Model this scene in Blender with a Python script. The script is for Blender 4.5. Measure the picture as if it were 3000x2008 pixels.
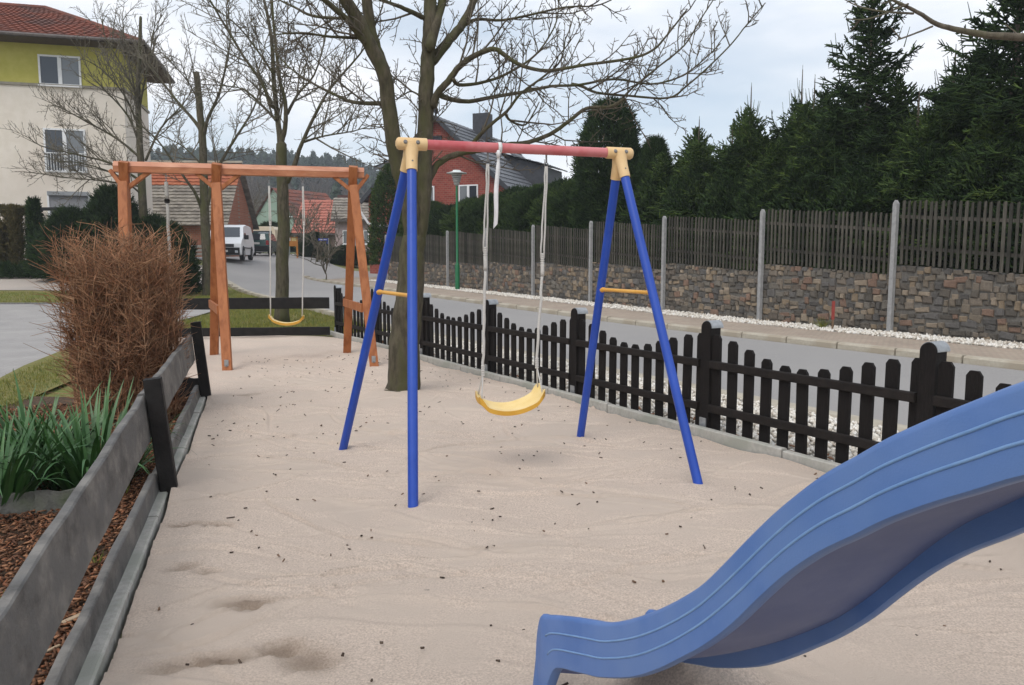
import bpy, bmesh, math, random
import numpy as np
from mathutils import Vector, Matrix, Euler

R = math.radians
scene = bpy.context.scene
for o in list(bpy.data.objects):
    bpy.data.objects.remove(o, do_unlink=True)
col = scene.collection

# ------------------------------------------------------------------ camera
EYE = 1.4
cd = bpy.data.cameras.new('camera')
cd.sensor_width = 23.6; cd.sensor_fit = 'HORIZONTAL'; cd.lens = 18.0
cd.clip_start = 0.05; cd.clip_end = 3000
cam = bpy.data.objects.new('camera', cd); col.objects.link(cam)
cam.location = (0, 0, EYE); cam.rotation_euler = (R(90 - 6.196), 0, 0)
scene.camera = cam

# ------------------------------------------------------------------ sky (bright broken overcast) and sun
SUN_EL, SUN_AZ = R(52), R(205)          # azimuth measured from +Y clockwise: behind the camera
w = bpy.data.worlds.new('World'); scene.world = w; w.use_nodes = True
nt = w.node_tree; nt.nodes.clear()
def N(t, **k):
    n = nt.nodes.new(t)
    for a, b in k.items(): setattr(n, a, b)
    return n
out = N('ShaderNodeOutputWorld'); bg = N('ShaderNodeBackground'); bg.inputs[1].default_value = 0.11
sky = N('ShaderNodeTexSky', sky_type='NISHITA', sun_disc=False, sun_elevation=SUN_EL, sun_rotation=SUN_AZ)
tc = N('ShaderNodeTexCoord'); mp = N('ShaderNodeMapping'); mp.inputs['Scale'].default_value = (1.0, 1.0, 3.2)
mp.inputs['Location'].default_value = (0.35, 0.2, 0.1)
nz = N('ShaderNodeTexNoise'); nz.inputs['Scale'].default_value = 2.2; nz.inputs['Detail'].default_value = 5
nz.inputs['Roughness'].default_value = 0.52
rp = N('ShaderNodeValToRGB'); rp.color_ramp.elements[0].position = 0.36; rp.color_ramp.elements[1].position = 0.62
rp.color_ramp.elements[0].color = (.50, .50, .50, 1); rp.color_ramp.elements[1].color = (.97, .97, .97, 1)
cr = N('ShaderNodeValToRGB'); cr.color_ramp.elements[0].position = 0.35; cr.color_ramp.elements[1].position = 0.66
cr.color_ramp.elements[0].color = (6.9, 7.8, 8.6, 1); cr.color_ramp.elements[1].color = (9.9, 9.75, 9.95, 1)
mx = N('ShaderNodeMix', data_type='RGBA')
L = nt.links.new
L(tc.outputs['Generated'], mp.inputs[0]); L(mp.outputs[0], nz.inputs['Vector'])
L(nz.outputs[0], rp.inputs[0]); L(nz.outputs[0], cr.inputs[0])
L(rp.outputs[0], mx.inputs[0]); L(sky.outputs[0], mx.inputs[6]); L(cr.outputs[0], mx.inputs[7])
L(mx.outputs[2], bg.inputs[0]); L(bg.outputs[0], out.inputs[0])

sd = bpy.data.lights.new('sun', 'SUN'); sd.energy = 1.5; sd.angle = R(30); sd.color = (1, .965, .92)
sun = bpy.data.objects.new('sun', sd); col.objects.link(sun)
dirv = Vector((math.sin(SUN_AZ) * math.cos(SUN_EL), math.cos(SUN_AZ) * math.cos(SUN_EL), math.sin(SUN_EL)))
sun.rotation_euler = dirv.to_track_quat('Z', 'Y').to_euler(); sun.location = (0, -5, 20)

vs = scene.view_settings
vs.view_transform = 'Standard'; vs.look = 'None'; vs.gamma = 1; vs.use_curve_mapping = False; vs.exposure = 0.32
scene.render.engine = 'CYCLES'
scene.cycles.max_bounces = 6; scene.cycles.diffuse_bounces = 3; scene.cycles.glossy_bounces = 2
scene.cycles.transparent_max_bounces = 6

rng = random.Random(7); nr = np.random.default_rng(7)

# ------------------------------------------------------------------ materials
MATS = {}
def mat(name, c1, c2=None, scale=8.0, rough=.8, bump=0.0, bscale=None, detail=4, spec=.3, stretch=None,
        rand=None, island=False, c3=None, scale3=1.2, metal=0.0, coord='Object', lo=.38, hi=.62):
    """procedural surface: c1/c2 mixed by noise, optional large patches c3, optional per-object or per-island tint"""
    if name in MATS: return MATS[name]
    m = bpy.data.materials.new(name); m.use_nodes = True
    t = m.node_tree; b = t.nodes['Principled BSDF']; ln = t.links.new
    b.inputs['Roughness'].default_value = rough; b.inputs['Specular IOR Level'].default_value = spec
    b.inputs['Metallic'].default_value = metal
    tx = t.nodes.new('ShaderNodeTexCoord'); src = tx.outputs[coord]
    if stretch:
        mpn = t.nodes.new('ShaderNodeMapping'); mpn.inputs['Scale'].default_value = stretch
        ln(src, mpn.inputs[0]); src = mpn.outputs[0]
    def noise(s, d=detail, ro=.6):
        n = t.nodes.new('ShaderNodeTexNoise'); n.inputs['Scale'].default_value = s
        n.inputs['Detail'].default_value = d; n.inputs['Roughness'].default_value = ro
        ln(src, n.inputs['Vector']); return n.outputs[0]
    def ramp(f, a, bb, pa, pb):
        r = t.nodes.new('ShaderNodeValToRGB'); r.color_ramp.elements[0].position = pa; r.color_ramp.elements[1].position = pb
        r.color_ramp.elements[0].color = (*a, 1); r.color_ramp.elements[1].color = (*bb, 1); ln(f, r.inputs[0]); return r.outputs[0]
    def mix(fac, a, bb, mode='MIX'):
        k = t.nodes.new('ShaderNodeMix'); k.data_type = 'RGBA'; k.blend_type = mode
        if isinstance(fac, float): k.inputs[0].default_value = fac
        else: ln(fac, k.inputs[0])
        ln(a, k.inputs[6])
        if isinstance(bb, tuple): k.inputs[7].default_value = (*bb, 1)
        else: ln(bb, k.inputs[7])
        return k.outputs[2]
    cs = ramp(noise(scale), c1, c2 or tuple(x * .82 for x in c1), lo, hi)
    if c3: cs = mix(ramp(noise(scale3, 3), (0, 0, 0), (1, 1, 1), .45, .62), cs, c3)
    if rand:
        if island:
            g = t.nodes.new('ShaderNodeNewGeometry'); rv = g.outputs['Random Per Island']
        else:
            g = t.nodes.new('ShaderNodeObjectInfo'); rv = g.outputs['Random']
        r = t.nodes.new('ShaderNodeValToRGB'); r.color_ramp.interpolation = 'CONSTANT' if len(rand) > 2 else 'LINEAR'
        e = r.color_ramp.elements
        while len(e) < len(rand): e.new(.5)
        for i, cc in enumerate(rand):
            e[i].position = i / len(rand) if len(rand) > 2 else float(i); e[i].color = (*cc, 1)
        ln(rv, r.inputs[0]); cs = mix(1.0, cs, r.outputs[0], 'MULTIPLY')
    ln(cs, b.inputs['Base Color'])
    if bump:
        bn = t.nodes.new('ShaderNodeBump'); bn.inputs['Strength'].default_value = min(1.0, bump)
        bn.inputs['Distance'].default_value = .01 * max(1, bump)
        ln(noise(bscale or scale * 3, 6, .65), bn.inputs['Height']); ln(bn.outputs[0], b.inputs['Normal'])
    MATS[name] = m; return m

def brick_mat(name, c1, c2, mortar, scale, bw=.5, rh=.25, ms=.02, rough=.85, axes=None):
    if name in MATS: return MATS[name]
    m = bpy.data.materials.new(name); m.use_nodes = True
    t = m.node_tree; b = t.nodes['Principled BSDF']; ln = t.links.new
    b.inputs['Roughness'].default_value = rough; b.inputs['Specular IOR Level'].default_value = .2
    tx = t.nodes.new('ShaderNodeTexCoord'); mpn = t.nodes.new('ShaderNodeMapping')
    if axes: mpn.inputs['Rotation'].default_value = axes
    br = t.nodes.new('ShaderNodeTexBrick'); br.inputs['Color1'].default_value = (*c1, 1); br.inputs['Color2'].default_value = (*c2, 1)
    br.inputs['Mortar'].default_value = (*mortar, 1); br.inputs['Scale'].default_value = scale
    br.inputs['Mortar Size'].default_value = ms; br.inputs['Brick Width'].default_value = bw; br.inputs['Row Height'].default_value = rh
    n = t.nodes.new('ShaderNodeTexNoise'); n.inputs['Scale'].default_value = 1.3; n.inputs['Detail'].default_value = 6
    r = t.nodes.new('ShaderNodeValToRGB'); r.color_ramp.elements[0].color = (.7, .7, .7, 1); r.color_ramp.elements[1].color = (1.15, 1.13, 1.1, 1)
    k = t.nodes.new('ShaderNodeMix'); k.data_type = 'RGBA'; k.blend_type = 'MULTIPLY'; k.inputs[0].default_value = 1
    ln(tx.outputs['Object'], mpn.inputs[0]); ln(mpn.outputs[0], br.inputs['Vector']); ln(tx.outputs['Object'], n.inputs['Vector'])
    ln(n.outputs[0], r.inputs[0]); ln(br.outputs[0], k.inputs[6]); ln(r.outputs[0], k.inputs[7]); ln(k.outputs[2], b.inputs['Base Color'])
    bn = t.nodes.new('ShaderNodeBump'); bn.inputs['Strength'].default_value = .4; bn.inputs['Distance'].default_value = .008
    ln(br.outputs['Fac'], bn.inputs['Height']); bn.invert = True; ln(bn.outputs[0], b.inputs['Normal'])
    MATS[name] = m; return m

def glass_mat(name, c, rough=.08):
    if name in MATS: return MATS[name]
    m = bpy.data.materials.new(name); m.use_nodes = True; b = m.node_tree.nodes['Principled BSDF']
    b.inputs['Base Color'].default_value = (*c, 1); b.inputs['Roughness'].default_value = rough
    b.inputs['Specular IOR Level'].default_value = .7
    MATS[name] = m; return m

# ------------------------------------------------------------------ mesh helpers
def chain_off(p):
    v = Vector((0, 0, 0))
    while p is not None:
        v += Vector(p.location); p = p.parent
    return v

def link(name, me, material, parent=None, label=None, cat=None, group=None, kind=None):
    o = bpy.data.objects.new(name, me); col.objects.link(o)
    if material is not None and not me.materials: me.materials.append(material)
    if parent is not None: o.parent = parent
    tag(o, label, cat, group, kind); return o

def tag(o, label=None, cat=None, group=None, kind=None):
    if label: o['label'] = label
    if cat: o['category'] = cat
    if group: o['group'] = group
    if kind: o['kind'] = kind
    return o

def thing(name, loc, label, cat, group=None, rz=0.0):
    o = bpy.data.objects.new(name, None); col.objects.link(o); o.empty_display_size = .1
    o.location = loc; o.rotation_euler = (0, 0, rz)
    return tag(o, label, cat, group)

def np_mesh(name, V, F, smooth=False):
    """V (n,3) array, F (m,k) int array with k 3 or 4"""
    me = bpy.data.meshes.new(name); V = np.asarray(V, dtype=np.float32); F = np.asarray(F, dtype=np.int32)
    me.vertices.add(len(V)); me.vertices.foreach_set('co', V.ravel())
    k = F.shape[1]; me.loops.add(F.size); me.loops.foreach_set('vertex_index', F.ravel())
    me.polygons.add(len(F)); me.polygons.foreach_set('loop_start', np.arange(0, F.size, k, dtype=np.int32))
    me.polygons.foreach_set('loop_total', np.full(len(F), k, dtype=np.int32))
    if smooth: me.polygons.foreach_set('use_smooth', np.ones(len(F), dtype=bool))
    me.update(calc_edges=True); return me

def seg_mesh(name, segs, sides=3, smooth=False, off=(0, 0, 0)):
    """tapered prisms from rows p0(3) p1(3) r0 r1"""
    S = np.asarray(segs, dtype=np.float64); p0 = S[:, 0:3] - np.array(off); p1 = S[:, 3:6] - np.array(off)
    d = p1 - p0; d /= np.maximum(np.linalg.norm(d, axis=1, keepdims=True), 1e-9)
    ref = np.where(np.abs(d[:, 2:3]) > .9, np.array([[1., 0, 0]]), np.array([[0, 0, 1.]]))
    a = np.cross(d, ref); a /= np.linalg.norm(a, axis=1, keepdims=True); b = np.cross(d, a)
    n = len(S); V = np.zeros((n, 2 * sides, 3))
    for i in range(sides):
        t = 2 * math.pi * i / sides; v = a * math.cos(t) + b * math.sin(t)
        V[:, i] = p0 + v * S[:, 6:7]; V[:, sides + i] = p1 + v * S[:, 7:8]
    base = (np.arange(n) * 2 * sides)[:, None]
    F = np.concatenate([base + np.array([[i, (i + 1) % sides, sides + (i + 1) % sides, sides + i]]) for i in range(sides)])
    return np_mesh(name, V.reshape(-1, 3), F, smooth)

class MB:
    def __init__(s): s.v = []; s.f = []
    def add(s, vs, fs):
        o = len(s.v); s.v += [tuple(q) for q in vs]; s.f += [tuple(i + o for i in q) for q in fs]; return s
    def box(s, c, size, rot=None):
        hx, hy, hz = (q / 2 for q in size)
        P = [Vector((x, y, z)) for x in (-hx, hx) for y in (-hy, hy) for z in (-hz, hz)]
        if rot is not None: P = [rot @ q for q in P]
        c = Vector(c)
        return s.add([q + c for q in P], [(0, 1, 3, 2), (4, 6, 7, 5), (0, 4, 5, 1), (2, 3, 7, 6), (0, 2, 6, 4), (1, 5, 7, 3)])
    def beam(s, a, b, wdt, hgt, up=(0, 0, 1), bev=0.0):
        """box from a to b, width across, height along up, optionally with bevelled long edges"""
        a = Vector(a); b = Vector(b); d = (b - a).normalized(); up = Vector(up)
        x = d.cross(up).normalized(); z = x.cross(d).normalized(); w2, h2 = wdt / 2, hgt / 2
        if bev > 0:
            pr = [(-w2 + bev, -h2), (w2 - bev, -h2), (w2, -h2 + bev), (w2, h2 - bev), (w2 - bev, h2), (-w2 + bev, h2), (-w2, h2 - bev), (-w2, -h2 + bev)]
        else: pr = [(-w2, -h2), (w2, -h2), (w2, h2), (-w2, h2)]
        return s.sweep([a, b], pr, x, z)
    def sweep(s, pts, pr, x, z, closed=True):
        n = len(pr); V = []
        for p in pts: V += [Vector(p) + x * q[0] + z * q[1] for q in pr]
        F = []
        for k in range(len(pts) - 1):
            for i in range(n):
                j = (i + 1) % n; F.append((k * n + i, k * n + j, (k + 1) * n + j, (k + 1) * n + i))
        if closed: F.append(tuple(range(n - 1, -1, -1))); m = (len(pts) - 1) * n; F.append(tuple(range(m, m + n)))
        return s.add(V, F)
    def prism(s, poly, axis_a, axis_b, depth, origin=(0, 0, 0)):
        """polygon in the (a,b) plane extruded by vector depth"""
        a, b, d, o = Vector(axis_a), Vector(axis_b), Vector(depth), Vector(origin); n = len(poly)
        V = [o + a * p[0] + b * p[1] for p in poly]; V += [q + d for q in V]
        F = [tuple(range(n - 1, -1, -1)), tuple(range(n, 2 * n))] + [(i, (i + 1) % n, n + (i + 1) % n, n + i) for i in range(n)]
        return s.add(V, F)
    def tube(s, pts, rad, n=8, caps=True):
        pts = [Vector(p) for p in pts]; rad = [rad] * len(pts) if not hasattr(rad, '__len__') else rad
        V = []; prev = None
        for k, p in enumerate(pts):
            d = (pts[min(k + 1, len(pts) - 1)] - pts[max(k - 1, 0)]).normalized()
            if prev is None:
                x = d.cross(Vector((0, 0, 1)) if abs(d.z) < .9 else Vector((1, 0, 0))).normalized()
            else: x = (prev - d * prev.dot(d)).normalized()
            prev = x; y = d.cross(x)
            V += [p + (x * math.cos(2 * math.pi * i / n) + y * math.sin(2 * math.pi * i / n)) * rad[k] for i in range(n)]
        F = [(k * n + i, k * n + (i + 1) % n, (k + 1) * n + (i + 1) % n, (k + 1) * n + i) for k in range(len(pts) - 1) for i in range(n)]
        if caps: F.append(tuple(range(n - 1, -1, -1))); m = (len(pts) - 1) * n; F.append(tuple(range(m, m + n)))
        return s.add(V, F)
    def lathe(s, c, prof, n=16):
        c = Vector(c); pts = [c + Vector((0, 0, z)) for r, z in prof]
        V = []
        for (r, z) in prof: V += [c + Vector((r * math.cos(2 * math.pi * i / n), r * math.sin(2 * math.pi * i / n), z)) for i in range(n)]
        F = [(k * n + i, k * n + (i + 1) % n, (k + 1) * n + (i + 1) % n, (k + 1) * n + i) for k in range(len(prof) - 1) for i in range(n)]
        F.append(tuple(range(n - 1, -1, -1))); m = (len(prof) - 1) * n; F.append(tuple(range(m, m + n)))
        return s.add(V, F)
    def quad(s, a, b, c, d): return s.add([a, b, c, d], [(0, 1, 2, 3)])
    def mesh(s, name, smooth=False, off=(0, 0, 0), angle=None):
        me = bpy.data.meshes.new(name); ox, oy, oz = off
        me.from_pydata([(x - ox, y - oy, z - oz) for x, y, z in s.v], [], s.f); me.update()
        bm = bmesh.new(); bm.from_mesh(me); bmesh.ops.recalc_face_normals(bm, faces=bm.faces); bm.to_mesh(me); bm.free()
        if smooth:
            for p in me.polygons: p.use_smooth = True
            if angle: me.set_sharp_from_angle(angle=R(angle))
        return me
    def build(s, name, material, parent=None, smooth=False, angle=None, local=False, **kw):
        off = (0, 0, 0) if (local or parent is None) else chain_off(parent)
        return link(name, s.mesh(name, smooth, off, angle), material, parent, **kw)

# ------------------------------------------------------------------ street frame of reference and terrain
U = Vector((.506, -.863, 0)); NV = Vector((.863, .506, 0)); P0 = Vector((-3.39, 14.31, 0))
def on(s, n, z=0.0):
    p = P0 + U * s + NV * n; p.z = z; return p
def sst(a, b, x):
    t = min(1, max(0, (x - a) / (b - a))); return t * t * (3 - 2 * t)
def gz(x, y):
    z = .017 * min(max(0, y - 17), 55)
    z += .10 * min(max(0, y - 24), 10) * sst(-9, -16, x)
    return z
ROAD_Z, PAVE_Z = -.045, -.03

def sheet(name, poly, off, material, step=2.0, **kw):
    """flat polygon cut into a grid and laid on the terrain"""
    bm = bmesh.new(); bm.faces.new([bm.verts.new((x, y, 0)) for x, y in poly])
    xs = [p[0] for p in poly]; ys = [p[1] for p in poly]
    for ax, lo, hi in ((0, min(xs), max(xs)), (1, min(ys), max(ys))):
        k = math.ceil(lo / step)
        while k * step < hi:
            co = (k * step, 0, 0) if ax == 0 else (0, k * step, 0); no = (1, 0, 0) if ax == 0 else (0, 1, 0)
            bmesh.ops.bisect_plane(bm, geom=bm.verts[:] + bm.edges[:] + bm.faces[:], plane_co=co, plane_no=no); k += 1
    for v in bm.verts: v.co.z = gz(v.co.x, v.co.y) + off
    bmesh.ops.recalc_face_normals(bm, faces=bm.faces)
    if sum(f.normal.z for f in bm.faces) < 0: bmesh.ops.reverse_faces(bm, faces=bm.faces)
    me = bpy.data.meshes.new(name); bm.to_mesh(me); bm.free()
    return link(name, me, material, kind='structure', **kw)

def strip(name, n0, n1, s0, s1, off, material):
    return sheet(name, [on(s0, n0)[:2], on(s1, n0)[:2], on(s1, n1)[:2], on(s0, n1)[:2]], off, material)

# ================================================================== the setting
M_grass = mat('lawn', (.115, .145, .03), (.17, .165, .05), 9, .95, .8, 60, c3=(.2, .17, .07), scale3=.7)
M_asphalt = mat('asphalt', (.262, .25, .242), (.325, .31, .298), 55, .9, .5, 180, c3=(.305, .29, .278), scale3=.35)
M_walk = brick_mat('pink_beige_pavers', (.38, .30, .245), (.42, .35, .28), (.30, .26, .22), 5, .5, .5, .03)
M_drive = mat('driveway', (.40, .345, .30), (.44, .39, .345), 20, .9, .3, 90, c3=(.36, .32, .285), scale3=.3)
M_paving = brick_mat('grey_pavers', (.34, .325, .315), (.37, .355, .345), (.315, .302, .293), 4.5, .5, .25, .03, axes=(0, 0, .5))
M_soil = mat('bed_soil', (.055, .035, .022), (.1, .06, .035), 25, .95, 1.0, 60)
M_kerb = mat('concrete', (.36, .345, .31), (.45, .43, .39), 30, .9, .4, 120, c3=(.33, .33, .285), scale3=4)
M_curb2 = mat('sandy_concrete', (.40, .355, .285), (.46, .42, .34), 20, .9, .4, 100, c3=(.36, .31, .24), scale3=2)
M_gravelbed = mat('gravel_bed', (.26, .24, .21), (.40, .375, .34), 40, .95, .6, 90)

def ground_sheet():
    xs = sorted(set(list(range(-40, 41, 2)) + [-450, -300, -150, -90, -60, 60, 90, 150, 300, 450]))
    ys = sorted(set([-60, -20, -5] + list(range(0, 80, 2)) + [17, 24, 90, 120, 180, 300, 450]))
    V = [(x, y, gz(x, y) - .065) for y in ys for x in xs]; n = len(xs)
    F = [(j * n + i, j * n + i + 1, (j + 1) * n + i + 1, (j + 1) * n + i) for j in range(len(ys) - 1) for i in range(n - 1)]
    return link('ground', np_mesh('ground', V, F), M_grass, kind='structure')
ground_sheet()

# road, side road and the junction where it bends
sheet('road', [on(20, 1.95)[:2], on(20, 6.40)[:2], on(-21, 6.40)[:2], on(-23.6, 7.0)[:2], on(-25, 9.0)[:2], on(-25, 30)[:2],
               on(-32, 30)[:2], on(-34, 12)[:2], on(-60, 11)[:2], on(-60, 3)[:2], on(-22, 1.95)[:2]], ROAD_Z, M_asphalt)
strip('verge_kerb', 1.66, 1.95, -22, 20, ROAD_Z + .012, M_curb2)
# sidewalk with rounded corner
wk = [on(20, 6.56)[:2], on(20, 8.42)[:2], on(-21, 8.42)[:2], on(-21.5, 30)[:2], on(-24.6, 30)[:2], on(-24.7, 9.1)[:2], on(-23.4, 7.2)[:2], on(-21, 6.56)[:2]]
sheet('sidewalk', wk, .0, M_walk)
strip('wall_gravel_bed', 8.42, 9.3, -21, 20, -.004, M_gravelbed)
strip('verge_gravel_bed', .10, 1.66, -.3, 20, -.03, M_gravelbed)

# far kerb: stones about a metre long with open joints
kroot = MB().box(on(-1, 6.48, -.08), (.04, .04, .04)).build('far_kerb', M_curb2, kind='structure')
kst = MB()
kst.sweep([on(0, 0) - P0 - U * .485, on(0, 0) - P0 + U * .485], [(-.07, -.12), (.07, -.12), (.07, .10), (.05, .12), (-.05, .12), (-.07, .09)], NV, Vector((0, 0, 1)))
kme = kst.mesh('kerb_stone')
for k in range(40):
    p = on(14.5 - k, 6.48); p.z = gz(p.x, p.y) - .055 + rng.uniform(-.003, .003)
    if k < 33 or True:
        o = link('kerb_stone', kme, M_curb2, kroot); o.location = p - kroot.location

# playground edging slabs
eroot = MB().box(on(6, .05, -.09), (.04, .04, .04)).build('sand_edging', M_kerb, kind='structure')
es = MB(); es.sweep([-U * .494, U * .494], [(-.03, -.16), (.03, -.16), (.03, .022), (.022, .03), (-.022, .03), (-.03, .022)], NV, Vector((0, 0, 1)))
eme = es.mesh('edging_slab')
for k in range(15):
    p = on(-.1 + k, .045); p.z = .035 + rng.uniform(-.006, .006)
    link('edging_slab', eme, M_kerb, eroot).location = p
LD = Vector((-.305, .952, 0)); LN = Vector((-.952, -.305, 0))          # left fence direction, outward normal
LP = Vector((-2.06, 4.54, 0))
def lf(t, n=0.0, z=0.0):
    p = LP + LD * t + LN * n; p.z = z; return p
es2 = MB(); es2.sweep([-LD * .494, LD * .494], [(-.03, -.16), (.03, -.16), (.03, .022), (.022, .03), (-.022, .03), (-.03, .022)], LN, Vector((0, 0, 1)))
eme2 = es2.mesh('edging_slab_left')
for k in range(8):
    p = lf(3.0 - k, .02); p.z = -.010 + rng.uniform(-.008, .008)
    link('edging_slab', eme2, M_kerb, eroot).location = p

# sand: one finely displaced sheet with rake ridges, foot prints and small mounds
M_sand = mat('sand', (.485, .383, .307), (.825, .68, .567), 120, .97, 1.3, 260, detail=8, c3=(.655, .54, .447), scale3=1.3, lo=.28, hi=.66)
def tint_dents(m):
    t = m.node_tree; b = t.nodes['Principled BSDF']; a = t.nodes.new('ShaderNodeAttribute'); a.attribute_name = 'dent_tint'
    k = t.nodes.new('ShaderNodeMix'); k.data_type = 'RGBA'; k.blend_type = 'MULTIPLY'; src = b.inputs['Base Color'].links[0].from_socket
    t.links.new(a.outputs['Fac'], k.inputs[0]); t.links.new(src, k.inputs[6]); k.inputs[7].default_value = (.50, .46, .42, 1); t.links.new(k.outputs[2], b.inputs['Base Color'])
tint_dents(M_sand)  # darkens the sand colour inside the deeper foot prints
def sand_sheet():
    def left_edge(y):          # inner edge of the sand on the left
        if y < 7.86: return LP.x + LD.x / LD.y * (y - LP.y) + .03
        if y < 8.0: return -3.08 + (-4.0 + 3.08) * (y - 7.86) / .14
        return -4.0 - (y - 8.0) * .375
    def right_edge(y): return P0.x + U.x / U.y * (y - P0.y) + .0
    ys = np.concatenate([np.arange(-1.2, 1.0, .08), np.arange(1.0, 6.0, .0125), np.arange(6.0, 9.0, .02), np.arange(9.0, 14.02, .038)])
    nx = 360; V = np.zeros((len(ys), nx, 3))
    for j, y in enumerate(ys):
        V[j, :, 0] = np.linspace(left_edge(y), right_edge(y), nx); V[j, :, 1] = y
    X = V[:, :, 0]; Y = V[:, :, 1]; Z = np.zeros_like(X)
    r = np.random.default_rng(11)
    for _ in range(60):        # soft undulation
        a = r.uniform(0, math.pi); k = r.uniform(1.5, 9); Z += r.normal() * .0022 * np.sin(k * (X * math.cos(a) + Y * math.sin(a)) + r.uniform(0, 6.28))
    for _ in range(420):       # rake and swing-drag ridges: short curved lines, mostly across
        cx, cy = r.uniform(-3.2, 3.0), r.uniform(2.0, 13.2); a = r.normal(0, .35); Ln = r.uniform(.2, 1.1); wd = r.uniform(.009, .026); h = r.uniform(.006, .019) * r.choice([-1, 1, 1])
        cv = r.normal(0, .35); dx, dy = X - cx, Y - cy
        u = dx * math.cos(a) + dy * math.sin(a); v = -dx * math.sin(a) + dy * math.cos(a) - cv * u * u - .02 * np.sin(u * 9 + cx)
        Z += h * np.exp(-(v / wd) ** 2) * np.exp(-(u / Ln) ** 4) - .6 * h * np.exp(-((v - 1.6 * wd) / wd) ** 2) * np.exp(-(u / Ln) ** 4)
    for _ in range(900):       # small dimples and crumbs
        cx, cy = r.uniform(-3.4, 3.4), r.uniform(1.6, 12.5); s = r.uniform(.02, .07); q = ((X - cx) / (s * 1.4)) ** 2 + ((Y - cy) / s) ** 2
        Z += r.uniform(-.014, .011) * np.exp(-q)
    dent_tint = np.zeros_like(X)
    def dent(cx, cy, lx, ly, a, h):
        u = (X - cx) * math.cos(a) + (Y - cy) * math.sin(a); v = -(X - cx) * math.sin(a) + (Y - cy) * math.cos(a); q = np.sqrt((u / lx) ** 2 + (v / ly) ** 2)
        return -h * np.exp(-q ** 4) + .22 * h * np.exp(-((q - 1.25) / .28) ** 2)
    for d in ((-1.73, 4.0, .085, .05, .2, .03), (-1.56, 3.97, .10, .05, -.3, .024), (-1.08, 3.02, .12, .05, .1, .026), (-1.27, 2.60, .02, .02, 0, .01),
              (-.84, 2.68, .09, .05, .5, .03), (-1.03, 2.60, .13, .05, .1, .034), (-.72, 2.62, .11, .09, -.3, .024), (-1.17, 2.55, .09, .06, .2, .02),
              (-1.50, 3.42, .08, .04, .3, .018), (-1.37, 3.37, .07, .04, -.2, .016), (-1.05, 2.98, .05, .04, .2, .016), (-.5, 3.4, .08, .05, .4, .008),
              (.12, 4.9, .34, .22, .1, .03), (-3.05, 10.4, .45, .3, .1, .035)):
        Z += dent(*d[:5], d[5] * .7)
        if d[1] < 4.2:
            for _ in range(30):
                px, py, ps = d[0] + r.normal(0, d[2] * .8), d[1] + r.normal(0, d[3] * .9), r.uniform(.012, .028); Z += r.uniform(-.007, .007) * np.exp(-((X - px) ** 2 + (Y - py) ** 2) / ps ** 2)
        if d[5] >= .016 and d[1] < 4.2:
            u = (X - d[0]) * math.cos(d[4]) + (Y - d[1]) * math.sin(d[4]); v = -(X - d[0]) * math.sin(d[4]) + (Y - d[1]) * math.cos(d[4]); dent_tint = np.maximum(dent_tint, min(1, d[5] / .028) * np.exp(-((u / d[2]) ** 2 + (v / d[3]) ** 2) ** 1.3))
    for cx, cy, s, h in ((-1.25, 5.58, .16, .02), (-.55, 4.23, .15, .018), (.52, 5.95, .15, .018), (1.16, 4.67, .15, .02), (-1.15, 7.95, .4, .05),
                         (-2.0, 4.5, .16, .03), (-3.0, 7.7, .16, .03), (.62, 2.50, .16, .13), (.45, 2.66, .15, .09), (.74, 2.35, .14, .07)):
        Z += h * np.exp(-((X - cx) ** 2 + (Y - cy) ** 2) / s ** 2)
    hollow = ((X - .16) * .645 - (Y - 2.32) * .764); across = ((X - .16) * .764 + (Y - 2.32) * .645)
    Z -= .05 * np.exp(-(hollow / .25) ** 2 - ((across - .2) / .25) ** 2)
    ledge = np.minimum(X - X[:, :1], X[:, -1:] - X); Z = np.where(ledge < .25, Z * .8 + .010 * (1 - ledge / .25) * np.sin(Y * 1.7), Z)
    Z += dent_tint * r.normal(0, .0035, Z.shape)
    V[:, :, 2] = np.maximum(Z, -.05)
    i = np.arange(nx - 1); F = []
    for j in range(len(ys) - 1):
        b0 = j * nx + i; F.append(np.stack([b0, b0 + 1, b0 + nx + 1, b0 + nx], 1))
    me = np_mesh('sand', V.reshape(-1, 3), np.concatenate(F), True); at = me.attributes.new('dent_tint', 'FLOAT', 'POINT'); at.data.foreach_set('value', dent_tint.ravel().astype(np.float32))
    link('sand', me, M_sand, kind='structure')
sand_sheet()

# bark mulch bed outside the left fence, moss edge, grey parking bay, grass strip, driveway
sheet('mulch_bed', [lf(-7, .03)[:2], lf(3.4, .03)[:2], (-4.95, 8.0), (-4.9, 7.2), (-4.3, 6.2), (-4.4, 3), (-6, -2), (-3, -4)], -.03, M_soil)
sheet('moss_edge', [(-4.3, 6.2), (-4.9, 7.2), (-4.95, 8.0), (-5.6, 11.5), (-6.3, 13.4), (-7.3, 13.2), (-6.5, 10.3), (-5.75, 8.2), (-5.3, 6.5)],
      -.026, mat('moss', (.13, .14, .035), (.2, .17, .06), 14, .95, .8, 60))
sheet('parking_bay', [(-4.75, 6.6), (-5.05, 8.2), (-5.9, 10.3), (-7.1, 13.2), (-8.0, 22.6), (-40, 22.6), (-40, 4), (-7, 4)], -.034, M_paving)
sheet('driveway', [(-40, 26), (-13, 26.2), (-11.9, 29.2), on(-19.5, 1.7)[:2], on(-23.5, 2.0)[:2], (-17, 35.2), (-21, 31.0), (-40, 31.0)], -.05, M_drive)
croot = MB().box((-14, 22.7, -.2), (.05, .05, .05)).build('parking_kerb', M_kerb, kind='structure')
ck = MB().box((0, 0, 0), (.985, .12, .16)).mesh('kerb_stone_parking')
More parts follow.
